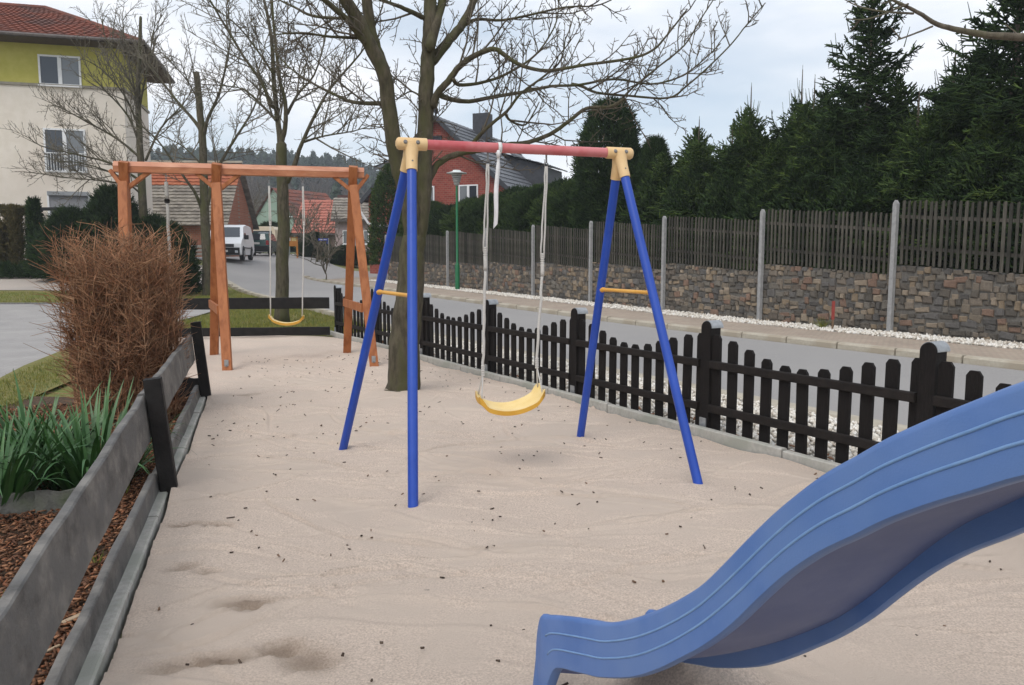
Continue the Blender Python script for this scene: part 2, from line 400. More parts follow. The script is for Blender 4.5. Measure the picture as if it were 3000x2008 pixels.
for k in range(30):
    link('kerb_stone', ck, mat('dark_concrete', (.16, .15, .145), (.22, .21, .2), 30, .9, .3), croot).location = (-8.6 - k, 22.7, .02)
vroot = MB().box(on(-10, 1.66, -.15), (.05, .05, .05)).build('lawn_kerb', M_curb2, kind='structure')
vk = MB(); vk.sweep([-U * .49, U * .49], [(-.05, -.12), (.05, -.12), (.05, .06), (-.05, .06)], NV, Vector((0, 0, 1))); vme = vk.mesh('kerb_stone_lawn')
for k in range(20):
    p = on(-.8 - k, 1.60); p.z = gz(p.x, p.y) - .03
    link('kerb_stone', vme, M_curb2, vroot).location = p

# white pebbles on both gravel strips
def pebbles(name, s0, s1, n0, n1, count, r0, r1, zb, seed):
    r = np.random.default_rng(seed)
    base = np.array([(1, 0, 0), (-1, 0, 0), (0, 1, 0), (0, -1, 0), (0, 0, 1), (0, 0, -1)], float)
    fc = np.array([(0, 2, 4), (2, 1, 4), (1, 3, 4), (3, 0, 4), (2, 0, 5), (1, 2, 5), (3, 1, 5), (0, 3, 5)])
    s = s0 + (s1 - s0) * r.random(count); n = n0 + (n1 - n0) * r.random(count)
    x = P0.x + U.x * s + NV.x * n; y = P0.y + U.y * s + NV.y * n
    z = np.array([gz(a, b) for a, b in zip(x, y)]) + zb + r.random(count) * r0 * 1.3
    sc = (r0 + (r1 - r0) * r.random((count, 1)) ** 1.6) * r.uniform(.55, 1.1, (count, 3)); an = r.random(count) * 6.28
    V = base[None] * sc[:, None, :] * r.uniform(.75, 1.2, (count, 6, 1))
    ti = r.normal(0, .5, count); V2 = V.copy(); V2[:, :, 1] = V[:, :, 1] * np.cos(ti)[:, None] - V[:, :, 2] * np.sin(ti)[:, None]; V2[:, :, 2] = V[:, :, 1] * np.sin(ti)[:, None] + V[:, :, 2] * np.cos(ti)[:, None]
    c, q = np.cos(an)[:, None], np.sin(an)[:, None]; V = V2.copy(); V[:, :, 0] = V2[:, :, 0] * c - V2[:, :, 1] * q; V[:, :, 1] = V2[:, :, 0] * q + V2[:, :, 1] * c
    V += np.stack([x, y, z], 1)[:, None, :]
    F = (np.arange(count) * 6)[:, None, None] + fc[None]
    return np_mesh(name, V.reshape(-1, 3), F.reshape(-1, 3))
M_peb = mat('white_pebbles', (.68, .645, .59), (.78, .76, .72), 60, .8, .2, island=True, rand=[(1, 1, 1), (.92, .88, .82), (.8, .76, .7), (1.05, 1.03, 1), (.62, .56, .5), (.97, .95, .9)])
link('verge_gravel', pebbles('verge_gravel', 0, 13.5, .09, 1.62, 21000, .012, .034, -.022, 3), M_peb, kind='stuff', label='white pebbles along the road side of the dark picket fence', cat='gravel')
link('wall_gravel', pebbles('wall_gravel', -21, 12, 8.42, 9.18, 15000, .018, .05, .0, 4), M_peb, kind='stuff', label='white pebbles at the foot of the rubble stone wall', cat='gravel')

# bark chips
def chips(name, region, count, ln, wd, seed, zb=-.02, zr=.03):
    r = np.random.default_rng(seed); pts = []
    while len(pts) < count:
        p = region(r)
        if p is not None: pts.append(p)
    P = np.array(pts); n = count; a = r.random(n) * 6.28; ti = r.normal(0, .35, n); lo = r.normal(0, .3, n)
    Lh = ln * r.uniform(.4, 1.3, n) / 2; Wh = wd * r.uniform(.5, 1.3, n) / 2; T = .003
    ux = np.stack([np.cos(a) * np.cos(ti), np.sin(a) * np.cos(ti), np.sin(ti)], 1); vx = np.stack([-np.sin(a) * np.cos(lo), np.cos(a) * np.cos(lo), np.sin(lo)], 1); wx = np.cross(ux, vx)
    c = np.concatenate([P, (zb + zr * r.random(n))[:, None]], 1)
    V = np.zeros((n, 8, 3)); q = 0
    for sz in (-1, 1):
        for sx, sy in ((-1, -.6), (1, -1), (.8, 1), (-1, .8)):
            V[:, q] = c + ux * (Lh * sx)[:, None] + vx * (Wh * sy)[:, None] + wx * T * sz; q += 1
    fc = np.array([(3, 2, 1, 0), (4, 5, 6, 7), (0, 1, 5, 4), (1, 2, 6, 5), (2, 3, 7, 6), (3, 0, 4, 7)])
    return np_mesh(name, V.reshape(-1, 3), ((np.arange(n) * 8)[:, None, None] + fc[None]).reshape(-1, 4))
def bed_pt(r):
    t = -4.2 + 7.6 * r.random(); n = .06 + 1.9 * r.random() ** 1.2; p = lf(t, n)
    return (p.x, p.y) if n < 1.25 + .35 * (t + 4) or r.random() < .3 else None
M_chip = mat('bark_chips', (.135, .066, .036), (.215, .11, .06), 30, .9, .3, island=True, rand=[(1, 1, 1), (.6, .52, .5), (1.5, 1.4, 1.3), (.75, .7, .7), (1.15, .9, .8), (.45, .42, .42), (1.9, 1.85, 1.8), (.9, .85, .85)])
link('bark_mulch', chips('bark_mulch', bed_pt, 30000, .036, .0125, 5), M_chip, kind='stuff', label='loose brown bark mulch covering the planting bed by the grey plank fence', cat='mulch')
def sand_pt(r):
    y = 1.7 + 9.5 * r.random() ** 1.4; a = LP.x - .32 * (y - LP.y) + .15; b = P0.x - .586 * (y - P0.y) - .1; return (a + (b - a) * r.random(), y)
link('leaf_debris', chips('leaf_debris', sand_pt, 520, .020, .009, 6, .004, .006), mat('dead_leaf_bits', (.06, .04, .03), (.12, .085, .06), 30, .9, island=True, rand=[(1, 1, 1), (.6, .6, .6), (1.8, 1.6, 1.4), (.8, .8, .8)]), kind='stuff', label='tiny dead leaf and twig bits scattered over the sand', cat='debris')
link('twig_debris', chips('twig_debris', sand_pt, 34, .06, .004, 16, .006, .006), MATS['dead_leaf_bits'], kind='stuff', label='thin dry twig pieces lying on the sand', cat='debris')
link('stray_leaf_litter', chips('stray_leaf_litter', lambda r: tuple(on(1 + 11 * r.random(), .12 + .3 * r.random())[:2]), 130, .06, .035, 8, .0, .03), mat('brown_leaves', (.22, .10, .05), (.3, .16, .09), 30, .9), kind='stuff', label='brown dead leaves caught at the foot of the picket fence', cat='leaves')

# short lawn blades where the grass is close enough to read
def lawn(name, poly_fn, count, seed):
    r = np.random.default_rng(seed); S = []
    while len(S) < count:
        p = poly_fn(r)
        if p is None: continue
        x, y = p; z = gz(x, y) - .065; h = r.uniform(.03, .085); S.append((x, y, z, x + r.normal(0, .025), y + r.normal(0, .025), z + h, .006, .001))
    return seg_mesh(name, S, 3)
def verge_fn(r):
    y = 14.0 + 15 * r.random() ** 1.6; x = -3.0 - 9.5 * r.random(); n = (Vector((x, y, 0)) - P0).dot(NV)
    return (x, y) if n < 1.5 and (y > 23 or x > -7.6) else None
M_blade = mat('grass_blades', (.13, .165, .03), (.2, .2, .06), 3, .9, island=True, rand=[(1, 1, 1), (.7, .75, .7), (1.25, 1.15, 1), (1.5, 1.2, .9)])
link('lawn_grass', lawn('lawn_grass', verge_fn, 26000, 21), M_blade, kind='stuff', label='short green lawn between the dark plank fence and the road', cat='grass')
link('moss_grass', lawn('moss_grass', lambda r: (-4.5 - 1.3 * (y_ := r.random()) - r.uniform(0, .72), 6.4 + 4.6 * y_ + r.normal(0, .15)), 5000, 24), M_blade, kind='stuff', label='mossy grass edge between the bark bed and the grey parking bay', cat='grass')
link('strip_grass', lawn('strip_grass', lambda r: (-8.5 - 9 * r.random(), 22.8 + 3.0 * r.random()), 6000, 22), M_blade, kind='stuff', label='mossy grass strip between the grey parking bay and the driveway', cat='grass')

# ================================================================== dark picket fence
M_black = mat('black_stained_wood', (.008, .0065, .006), (.014, .011, .010), 20, .7, .5, 60, stretch=(8, 8, .6), spec=.18)
M_black_rail = mat('black_stained_rail', (.012, .0095, .0085), (.019, .015, .013), 12, .7, .4, 60, spec=.2)
M_zinc = mat('galvanised_metal', (.30, .31, .32), (.40, .41, .42), 20, .45, .1, metal=.6, spec=.5)
fence = thing('picket_fence', on(6, .14, 0), 'black stained picket fence with scalloped tops between the sand and the road', 'fence')
FZ = Vector((0, 0, 1))
def picket_mesh(h, wd=.088, th=.02):
    b = wd / 2; pr = [(-b, 0), (b, 0), (b, h - .028), (b - .02, h), (-b + .02, h), (-b, h - .028)]
    return MB().prism(pr, U, FZ, NV * th, -NV * th / 2)
HP = [.80, .765, .715, .665, .635, .63, .65, .69, .735, .775, .80]
pick_me = [picket_mesh(h - .035).mesh('picket') for h in HP]
posts_s = [.10, 2.03, 3.99, 5.90, 7.71, 9.53, 11.35, 13.17]
for i, s in enumerate(posts_s):
    b = MB(); hw = .05; h = .835
    prof = [(-hw, .0), (hw, .0), (hw, h)] + [(hw * math.cos(a), h + .05 * math.sin(a)) for a in [R(q) for q in range(15, 180, 15)]] + [(-hw, h)]
    b.prism(prof, U, FZ, NV * .11, on(s, .115, .015))
    o = b.build('post', M_black, fence, True, 40)
    c = MB(); arc = [(hw * 1.12 * math.cos(R(q)), h + .057 * math.sin(R(q))) for q in range(0, 181, 15)]
    inner = [(x * .93, z - .003) for x, z in reversed(arc)]
    c.prism(arc + inner, U, FZ, NV * .125, on(s, .125, .015)); c.build('post_cap', M_zinc, o, True, 40)
    sh = MB().box(on(s - .0, .107, .06), (.07, .008, .14), Matrix.Rotation(math.atan2(U.y, U.x), 3, 'Z')); shoe = sh.build('post_shoe', M_zinc, o)
    MB().tube([on(s, .1025, .085), on(s, .097, .085)], .008, 6).build('bolt', M_zinc, o)
for i in range(len(posts_s) - 1):
    a, b_ = posts_s[i] + .06, posts_s[i + 1] - .06
    for z in (.215, .565):
        MB().beam(on(a, .115, z), on(b_, .115, z), .035, .062, FZ, .006).build('rail', M_black_rail, fence)
    for k in range(11):
        s = a + .040 + (b_ - a - .055) * k / 10
        o = link('picket', pick_me[k], M_black, fence)
        o.location = on(s, .148, .035) - fence.location; o.rotation_euler = (rng.gauss(0, .006), rng.gauss(0, .006), 0)

# ================================================================== plank fences
M_plank_grey = mat('weathered_grey_stain', (.075, .071, .067), (.19, .177, .16), 5, .62, .6, 26, stretch=(1.2, 1.2, 1.6), c3=(.115, .111, .106), scale3=4, spec=.35)
M_plank_black = mat('black_plank', (.009, .008, .0075), (.016, .014, .013), 10, .65, .4, 40, spec=.22)
lean = LN * .092 + FZ * .996; lean.normalize()
pf = thing('plank_fence', lf(0, 0), 'leaning grey and black plank fence along the bark mulch bed', 'fence')
def plank(parent, a, b, hgt, th, up, m, seed, wav=.006):
    r = random.Random(seed); a = Vector(a); b = Vector(b); d = (b - a).normalized(); x = d.cross(up).normalized(); n = 14; mb = MB(); V = []
    for i in range(n + 1):
        c = a + (b - a) * (i / n); e0, e1 = r.uniform(-wav, wav), r.uniform(-wav, wav); t2, h2 = th / 2, hgt / 2; bv = .006
        for px, pz in ((-t2, -h2 + bv + e0), (-t2 + bv, -h2 + e0), (t2 - bv, -h2 + e0), (t2, -h2 + bv + e0), (t2, h2 - bv + e1), (t2 - bv, h2 + e1), (-t2 + bv, h2 + e1), (-t2, h2 - bv + e1)):
            V.append(c + x * px + up * pz)
    F = [(k * 8 + i, k * 8 + (i + 1) % 8, (k + 1) * 8 + (i + 1) % 8, (k + 1) * 8 + i) for k in range(n) for i in range(8)] + [tuple(range(7, -1, -1)), tuple(range(n * 8, n * 8 + 8))]
    mb.add(V, F); return mb.build('plank', m, parent)
def lz(t, n, z):          # point on the leaning fence plane
    return lf(t, n) + lean * z
for (t0, t1) in ((-3.40, -.02), (.0, 3.36)):
    za, zb = (.33, .465) if t0 < -1 else (.475, .515); plank(pf, lz(t0, .06, za), lz(t1, .06, zb), .262, .042, lean, M_plank_grey, 1 + int(t0 * 10))
    plank(pf, lz(t0, .06, .02), lz(t1, .06, .045), .19, .042, lean, M_plank_grey, 2 + int(t0 * 10))
for t in (-3.40, .0, 3.36):
    q = MB(); up = lean; q.beam(lz(t, -.015, -.1), lz(t, -.015, .70 if t < 1 else .77), .095, .085, LD, .006); q.build('post', M_plank_black, pf)
plank(pf, lf(3.42, .0, .09), Vector((-3.95, 7.95, .09)), .2, .04, FZ, M_plank_black, 31)

ff = thing('plank_fence', (-3.3, 13.95, 0), 'low black two-plank fence closing the far end of the sand before the lawn', 'fence')
A, B = Vector((-3.26, 13.93, 0)), Vector((-7.4, 13.36, 0))
for z, seed in ((.60, 41), (.10, 42)):
    plank(ff, A + FZ * z, B + FZ * z, .20 if z > .3 else .15, .04, FZ, M_plank_black, seed, .003)
for t in (.78, .98):
    p = A + (B - A) * t + Vector((.01, .07, 0)); MB().box(p + FZ * .3, (.09, .09, .72)).build('post', M_plank_black, ff)

# ================================================================== blue, red and yellow metal swing frame
M_blue = mat('blue_paint', (.012, .055, .34), (.017, .068, .39), 5, .38, .08, 90, spec=.5, c3=(.015, .062, .365), scale3=3)
M_red = mat('faded_red_paint', (.45, .075, .085), (.52, .13, .135), 5, .42, .1, 60, spec=.5, c3=(.54, .17, .175), scale3=4)
M_yel = mat('cream_plastic', (.66, .43, .20), (.72, .50, .26), 6, .5, .1, 80, spec=.4)
M_yel2 = mat('yellow_plastic', (.66, .33, .055), (.70, .37, .075), 8, .45, .05, spec=.4)
M_steel = mat('dull_steel', (.16, .15, .14), (.24, .23, .22), 30, .5, .1, metal=.7)
T1p, T2p = Vector((-.619, 4.92, 2.097)), Vector((.715, 5.31, 2.092))
feet = {'fl': (-.552, 4.227, -.06), 'bl': (-1.253, 5.60, -.06), 'fr': (1.163, 4.67, -.06), 'br': (.521, 5.948, -.06)}
sw = thing('metal_swing_set', (-.03, 5.1, 0), 'metal swing frame with four blue legs, faded red crossbar and cream corner joints', 'swing frame')
bd = (T2p - T1p).normalized()
MB().tube([T1p + bd * .03, T2p - bd * .03], .0315, 20).build('crossbar', M_red, sw, True, 40)
for tp, sg, ids in ((T1p, -1, ('fl', 'bl')), (T2p, 1, ('fr', 'br'))):
    br = MB(); e0, e1 = tp + bd * sg * .098, tp - bd * sg * .094
    ax = (e0 - e1).normalized()
    br.tube([e1, e1 + ax * .004, tp, e0 - ax * .02, e0 - ax * .008, e0], [.037, .039, .039, .039, .032, .016], 20)
    for k in ids:
        f = Vector(feet[k]); d = (f - tp).normalized(); side = bd
        br.tube([tp + d * .01, tp + d * .05, tp + d * .09, tp + d * .175], [.046, .041, .0365, .0355], 18)
    j = br.build('corner_joint', M_yel, sw, True, 45)
    for k in ids:
        f = Vector(feet[k]); d = (f - tp).normalized(); out_ = d.cross(bd).normalized()
        if out_.z < 0: out_ = -out_
        for q in (-.043, .034):
            c = tp + bd * q + out_ * .034 + d * .004; MB().tube([c - out_ * .01, c + out_ * .004, c + out_ * .009], [.014, .014, .008], 8).build('bolt', M_steel, j)
        c = tp + d * .125 + out_ * .033; MB().tube([c - out_ * .004, c + out_ * .0045], .0055, 8).build('screw', M_steel, j)
        MB().tube([tp + d * .172, f], .0295, 18).build('leg', M_blue, sw, True, 40)
def legpt(k, z):
    tp = T1p if k[1] == 'l' else T2p; f = Vector(feet[k]); t = (tp.z - z) / (tp.z - f.z); return tp + (f - tp) * t
for a, b_ in (('fl', 'bl'), ('fr', 'br')):
    p, q = legpt(a, 1.175), legpt(b_, 1.175); d = (q - p).normalized()
    MB().tube([p + d * .022, p + d * .04, p + d * .08, q - d * .08, q - d * .04, q - d * .022], [.022, .016, .0125, .0125, .016, .022], 12).build('cross_brace', M_yel2, sw, True, 40)

# swing seats -----------------------------------------------------------
M_rope = mat('white_rope', (.60, .57, .53), (.70, .67, .63), 90, .9, .8, 200, stretch=(1, 1, 4))
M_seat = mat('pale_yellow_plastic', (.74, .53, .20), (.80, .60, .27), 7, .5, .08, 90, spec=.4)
def rope_pts(a, b, n=8, amp=.004, seed=0):
    r = random.Random(seed); a, b = Vector(a), Vector(b)
    return [a + (b - a) * (i / n) + (Vector((r.uniform(-amp, amp), r.uniform(-amp, amp), 0)) if 0 < i < n else Vector((0, 0, 0))) for i in range(n + 1)]
def seat_mesh(c, ux, vx, Lh, Wh, sag):
    mb = MB(); nu, nv = 28, 10; top = []; bot = []
    for i in range(nu + 1):
        u = -1 + 2 * i / nu
        for j in range(nv + 1):
            v = -1 + 2 * j / nv; wv = Wh * (1 - .10 * (1 - abs(u)) - (.55 * max(0, abs(u) - .86) / .14) ** 2)
            z = sag * (u * u - .5) + .022 * sst(.72, .92, abs(u)) + .006 * v * v
            lugs = .014 * sst(.80, .92, abs(u)) * sst(.35, .8, abs(v))
            p = c + ux * (u * Lh) + vx * (v * wv); top.append(p + FZ * (z + lugs)); bot.append(p * 1.0 + FZ * (z - .030 - .006 * (1 - v * v)))
    W = nv + 1; FT = []; FB = []; o = len(top)
    for i in range(nu):
        for j in range(nv):
            q = (i * W + j, i * W + j + 1, (i + 1) * W + j + 1, (i + 1) * W + j); FT.append(q); FB.append(tuple(x + o for x in reversed(q)))
    rim = [i * W for i in range(nu + 1)] + [nu * W + j for j in range(1, W)] + [i * W + nv for i in range(nu - 1, -1, -1)] + [j for j in range(nv - 1, 0, -1)]
    for k in range(len(rim)):
        a, b_ = rim[k], rim[(k + 1) % len(rim)]; FB.append((a, b_, b_ + o, a + o))
    def used(F):
        ids = sorted({i for f in F for i in f}); m = {v: k for k, v in enumerate(ids)}; P = top + bot; return MB().add([P[i] for i in ids], [tuple(m[i] for i in f) for f in F])
    return used(FT), used(FB)
def swing_board(parent, *a):
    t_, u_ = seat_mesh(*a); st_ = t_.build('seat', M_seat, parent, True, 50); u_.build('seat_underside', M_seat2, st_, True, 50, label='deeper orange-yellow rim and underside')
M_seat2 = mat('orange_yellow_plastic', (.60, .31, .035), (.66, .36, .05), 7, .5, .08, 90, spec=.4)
def knot(parent, a, b, r, turns, m):
    a, b = Vector(a), Vector(b); d = (b - a).normalized(); k = MB()
    for i in range(turns):
        c = a + (b - a) * ((i + .5) / turns); h = (b - a).length / turns * .46; k.tube([c - d * h, c - d * h * .5, c + d * h * .5, c + d * h], [r * .8, r, r, r * .8], 10)
    return k.build('rope_coil', m, parent, True)

s1 = thing('swing', (-.01, 5.1, 0), 'large yellow plastic swing seat on white ropes under the red crossbar', 'swing')
cs_ = Vector((-.012, 5.10, .452)); ux1 = Vector((.40, .10, .032)).normalized(); vx1 = FZ.cross(ux1).normalized()
vx1 = (vx1 + FZ * .14).normalized()
swing_board(s1, cs_, ux1, vx1, .222, .102, .075)
for sg, top, mid, low in ((-1, (-.154, 5.06, 2.062), (-.172, 5.06, 1.44), (-.190, 5.05, .675)), (1, (.223, 5.17, 2.06), (.200, 5.165, 1.40), (.166, 5.16, .71))):
    top, mid, low = Vector(top), Vector(mid), Vector(low)
    hk = MB(); hk.tube([top + FZ * .004, top - FZ * .05], .006, 8); ring = [top - FZ * .06 + Vector((.012 * math.cos(a), 0, .014 * math.sin(a))) for a in [R(q) for q in range(0, 361, 30)]]
    hk.tube(ring, .003, 6).build('hook', M_steel, s1)
    rp_ = MB()
    for q in (-.011, .011):
        rp_.tube(rope_pts(top + Vector((q * .4, 0, -.07)), mid + Vector((q, 0, 0)), 9, .003, int(100 + q * 1000)), .0058, 8)
    rp_.build('double_rope', M_rope, s1, True)
    knot(s1, mid + FZ * .03, mid - FZ * .04, .0135, 5, M_rope)
    MB().tube(rope_pts(mid - FZ * .03, mid - FZ * .12, 3, .002, 5), .0125, 8).build('rope_sleeve', M_rope, s1, True)
    MB().tube(rope_pts(mid - FZ * .11, low, 14, .0035, 7 + sg), .0092, 8).build('rope', M_rope, s1, True)
    knot(s1, low + FZ * .03, low - FZ * .045, .0125, 5, M_rope)
    le = cs_ + ux1 * sg * .205
    for j in (-1, 1):
        MB().tube(rope_pts(low - FZ * .03, le + vx1 * j * .058 + FZ * .055, 4, .001, 3), .0048, 8).build('rope_tail', M_rope, s1, True)

# white ribbon tied round the red bar
M_rib = mat('white_ribbon', (.66, .64, .63), (.74, .72, .72), 14, .7, .2, 60)
rb = thing('ribbon', (-.085, 5.07, 1.58), 'white fabric ribbon tied round the red crossbar and hanging free', 'ribbon')
rc = T1p + bd * ((-.082 - T1p.x) / bd.x); r2 = bd.cross(FZ).normalized(); lp = MB(); V = []
for i in range(17):
    a = 2 * math.pi * i / 16; q = rc + (r2 * math.cos(a) + FZ * math.sin(a)) * .0345; V += [q - bd * .012, q + bd * .012, q + bd * .012 + (r2 * math.cos(a) + FZ * math.sin(a)) * .002, q - bd * .012 + (r2 * math.cos(a) + FZ * math.sin(a)) * .002]
lp.add(V, [(k * 4 + i, k * 4 + (i + 1) % 4, (k + 1) * 4 + (i + 1) % 4, (k + 1) * 4 + i) for k in range(16) for i in range(4)]); lp.build('loop', M_rib, rb, True)
tl = MB(); V = []; nseg = 26
for i in range(nseg + 1):
    t = i / nseg; c = rc - r2 * 0 + Vector((-.004 - .022 * t + .003 * math.sin(t * 9), -.038 + .004 * math.sin(t * 7), -.03 - .46 * t)); a = .45 * math.sin(t * 5.5); wd = .0145 if t > .2 else .0145 - .006 * math.sin(t / .2 * math.pi)
    x = Vector((math.cos(a), math.sin(a), 0)); y = Vector((-math.sin(a), math.cos(a), 0)); sl_ = .022 * t ** 12
    V += [c - x * wd - FZ * sl_, c + x * wd + FZ * sl_ * .4, c + x * wd + y * .0015 + FZ * sl_ * .4, c - x * wd + y * .0015 - FZ * sl_]
tl.add(V, [(k * 4 + i, k * 4 + (i + 1) % 4, (k + 1) * 4 + (i + 1) % 4, (k + 1) * 4 + i) for k in range(nseg) for i in range(4)] + [(0, 1, 2, 3)]); tl.build('tail', M_rib, rb, True)
MB().tube([rc + Vector((-.004, -.037, -.02)), rc + Vector((-.004, -.038, -.04)), rc + Vector((-.005, -.037, -.065))], [.009, .013, .010], 8).build('knot', M_rib, rb, True)

# ================================================================== brown wooden swing frame
M_wood = mat('orange_brown_stain', (.27, .085, .027), (.42, .155, .055), 5, .55, .4, 30, stretch=(3, 3, .5), c3=(.36, .125, .045), scale3=2.5, spec=.3)
M_woodtop = mat('orange_brown_beam', (.33, .115, .05), (.47, .20, .10), 4, .5, .4, 30, stretch=(.7, 3, 3), c3=(.40, .145, .065), scale3=2.5, spec=.35)
M_cap = mat('pale_beam_top', (.46, .20, .12), (.60, .31, .20), 4, .55, .4, 30, stretch=(.7, 3, 3), c3=(.52, .235, .145), scale3=2.5)  # paler colour than the beam, for its top board
wf = thing('wooden_swing_set', (-3.6, 10.6, 0), 'orange-brown timber swing frame with three A-frames and knee braces', 'swing frame')
bl, br_ = Vector((-5.14, 10.28, 2.565)), Vector((-2.02, 10.86, 2.545)); wb = (br_ - bl).normalized(); wn = wb.cross(FZ).normalized()   # wn toward camera
if wn.y > 0: wn = -wn
MB().sweep([bl, br_], [(-.07, -.065), (.07, -.065), (.07, .01), (.015, .066), (-.015, .066), (-.07, .01)], wn, FZ).build('beam', M_woodtop, wf)
MB().sweep([bl + FZ * .003, br_ + FZ * .003], [(.0725, .008), (.03, .071), (-.03, .071), (-.0725, .008), (-.05, .03), (.05, .03)], wn, FZ).build('cap_board', M_cap, wf, label='paler top board of the beam')
apex = [Vector((-5.0, 10.31, 0)), Vector((-3.885, 10.515, 0)), Vector((-2.16, 10.835, 0))]
for i, a in enumerate(apex):
    fb = a + wn * .96 + wb * (.17 if i else .15); bb = a - wn * .90 - wb * .33 if i != 0 else a - wn * .9 - wb * .3
    fb.z = -.05; bb.z = -.05
    if i == 1: fb = Vector((-3.53, 9.60, -.05)); bb = Vector((-4.38, 11.40, -.05))
    if i == 2: fb = Vector((-1.77, 9.98, -.05)); bb = Vector((-2.49, 11.70, -.05))
    th = a + wn * .10; th.z = 2.625
    MB().beam(bb, th, .115, .085, wn, .006).build('leg', M_wood, wf)
    tj = a + wn * .165; tj.z = 2.36
    l = MB().beam(fb, tj, .115, .085, wn, .006).build('leg', M_wood, wf)
    fd = (tj - fb).normalized(); fo = wn * .04
    MB().box(fb + fd * .14 + wn * .048, (.05, .006, .12), Matrix.Rotation(math.atan2(wb.y, wb.x), 3, 'Z')).build('ground_anchor', M_zinc, l)
    for zz in (.12, .17): MB().tube([fb + fd * zz + wn * .045, fb + fd * zz + wn * .056], .012, 8).build('bolt', M_steel, l)
    mid_f = fb + (tj - fb) * .33; mid_b = bb + (th - bb) * .30
    MB().beam(mid_f - wb * .07, mid_b - wb * .07, .03, .11, FZ).build('spreader', M_wood, wf)
    for sg in (-1, 1):
        reach = .24 if not ((i == 0 and sg < 0) or (i == 2 and sg > 0)) else .14
        p = a + wn * .07 + wb * sg * .03; p.z = 2.30; q = a + wn * .0 + wb * sg * (reach + .05); q.z = 2.52
        MB().beam(p, q, .05, .07, wn, .004).build('knee_brace', M_wood, wf)

def hook_chain(parent, top, n=3):
    top = Vector(top)
    for i in range(n):
        c = top - FZ * (.02 + .034 * i); ax = wb if i % 2 else wn
        ring = [c + ax * (.012 * math.cos(R(q))) + FZ * (.022 * math.sin(R(q))) for q in range(0, 361, 40)]
        MB().tube(ring, .0042, 6).build('chain_link', M_zinc, parent)
s2 = thing('swing', (-3.09, 10.67, 0), 'small yellow swing seat on thin ropes under the timber beam', 'swing')
cs2 = Vector((-3.09, 10.675, .545)); ux2 = (wb + FZ * -.03).normalized(); vx2 = FZ.cross(ux2).normalized()
swing_board(s2, cs2, ux2, vx2, .235, .085, .075)
for sg, x in ((-1, -3.255), (1, -2.823)):
    top = bl + wb * ((x - bl.x) / wb.x); top.z = 2.497; hook_chain(s2, top, 4)
    st = top - FZ * .14; md = st - FZ * .50; en = cs2 + ux2 * sg * .21 + FZ * .06
    d = MB()
    for q in (-.011, .011): d.tube(rope_pts(st + wb * q * .5, md + wb * q, 5, .002, 3), .007, 6)
    d.build('double_rope', M_rope, s2, True); knot(s2, md + FZ * .03, md - FZ * .03, .016, 2, M_rope)
    MB().tube(rope_pts(md, en, 8, .002, 9), .0085, 6).build('rope', M_rope, s2, True)
s3 = thing('climbing_rope', (-4.53, 10.42, 0), 'grey hanging rope with black collar under the timber beam behind the twiggy shrub', 'rope')
top = bl + wb * ((-4.528 - bl.x) / wb.x); top.z = 2.497; hook_chain(s3, top, 3)
M_grope = mat('grey_rope', (.36, .34, .31), (.44, .42, .39), 60, .95, .8, 150)
MB().tube(rope_pts(top - FZ * .11, top - FZ * .33, 4, .002, 1), .026, 8).build('upper_rope', M_grope, s3, True)
MB().lathe(top - FZ * .385, [(.02, 0), (.034, .008), (.034, .02), (.028, .026), (.034, .034), (.034, .05), (.02, .056)], 12).build('collar', M_plank_black, s3, True, 40)
MB().tube(rope_pts(top - FZ * .385, Vector((top.x, top.y, .55)), 10, .003, 2), .021, 8).build('lower_rope', M_grope, s3, True)
MB().lathe(Vector((top.x, top.y, .50)), [(.02, 0), (.13, .004), (.145, .025), (.13, .045), (.03, .055)], 16).build('disc_seat', M_plank_black, s3, True, 40)

# ================================================================== blue plastic slide
M_slide = mat('blue_slide_plastic', (.072, .155, .385), (.095, .182, .42), 9, .42, .12, 240, c3=(.108, .192, .405), scale3=2.2, spec=.4)
M_slide_d = mat('sand_bounce_slide_floor', (.10, .125, .25), (.125, .15, .275), 7, .5, .12, 200, spec=.35)  # greyer blue: warm bounce from the sand is painted into this colour
M_slide_l = mat('pale_blue_ridge', (.145, .265, .49), (.185, .31, .52), 20, .45, .1, spec=.4)  # ridge colour, paler than the side wall
SF = Vector((.085, 2.40, 0)); SDv = Vector((.42, -.9075, 0)); SN = Vector((.9075, .42, 0)); SLD = -.16
top_p = [(-0.018, 0.1), (-0.012, 0.2), (0.006, 0.262), (0.044, 0.279), (0.1, 0.302), (0.213, 0.345), (0.32, 0.383), (0.418, 0.419), (0.542, 0.488), (0.67, 0.574), (0.79, 0.67), (0.868, 0.751), (0.939, 0.831), (1.009, 0.906), (1.069, 0.964), (1.13, 1.017), (1.195, 1.064), (1.254, 1.107), (1.331, 1.155), (1.4, 1.195), (1.474, 1.236), (1.62, 1.305), (1.8, 1.36), (2.0, 1.39), (2.2, 1.395)]
bot_p = [(-0.045, -0.03), (-0.005, -0.03), (0.045, 0.02), (0.095, 0.11), (0.14, 0.146), (0.23, 0.181), (0.3, 0.208), (0.376, 0.238), (0.527, 0.315), (0.64, 0.393), (0.742, 0.476), (0.818, 0.541), (0.901, 0.624), (0.976, 0.711), (1.05, 0.792), (1.128, 0.863), (1.203, 0.919), (1.263, 0.965), (1.34, 1.015), (1.409, 1.055), (1.484, 1.098), (1.63, 1.165), (1.81, 1.22), (2.0, 1.25), (2.2, 1.255)]
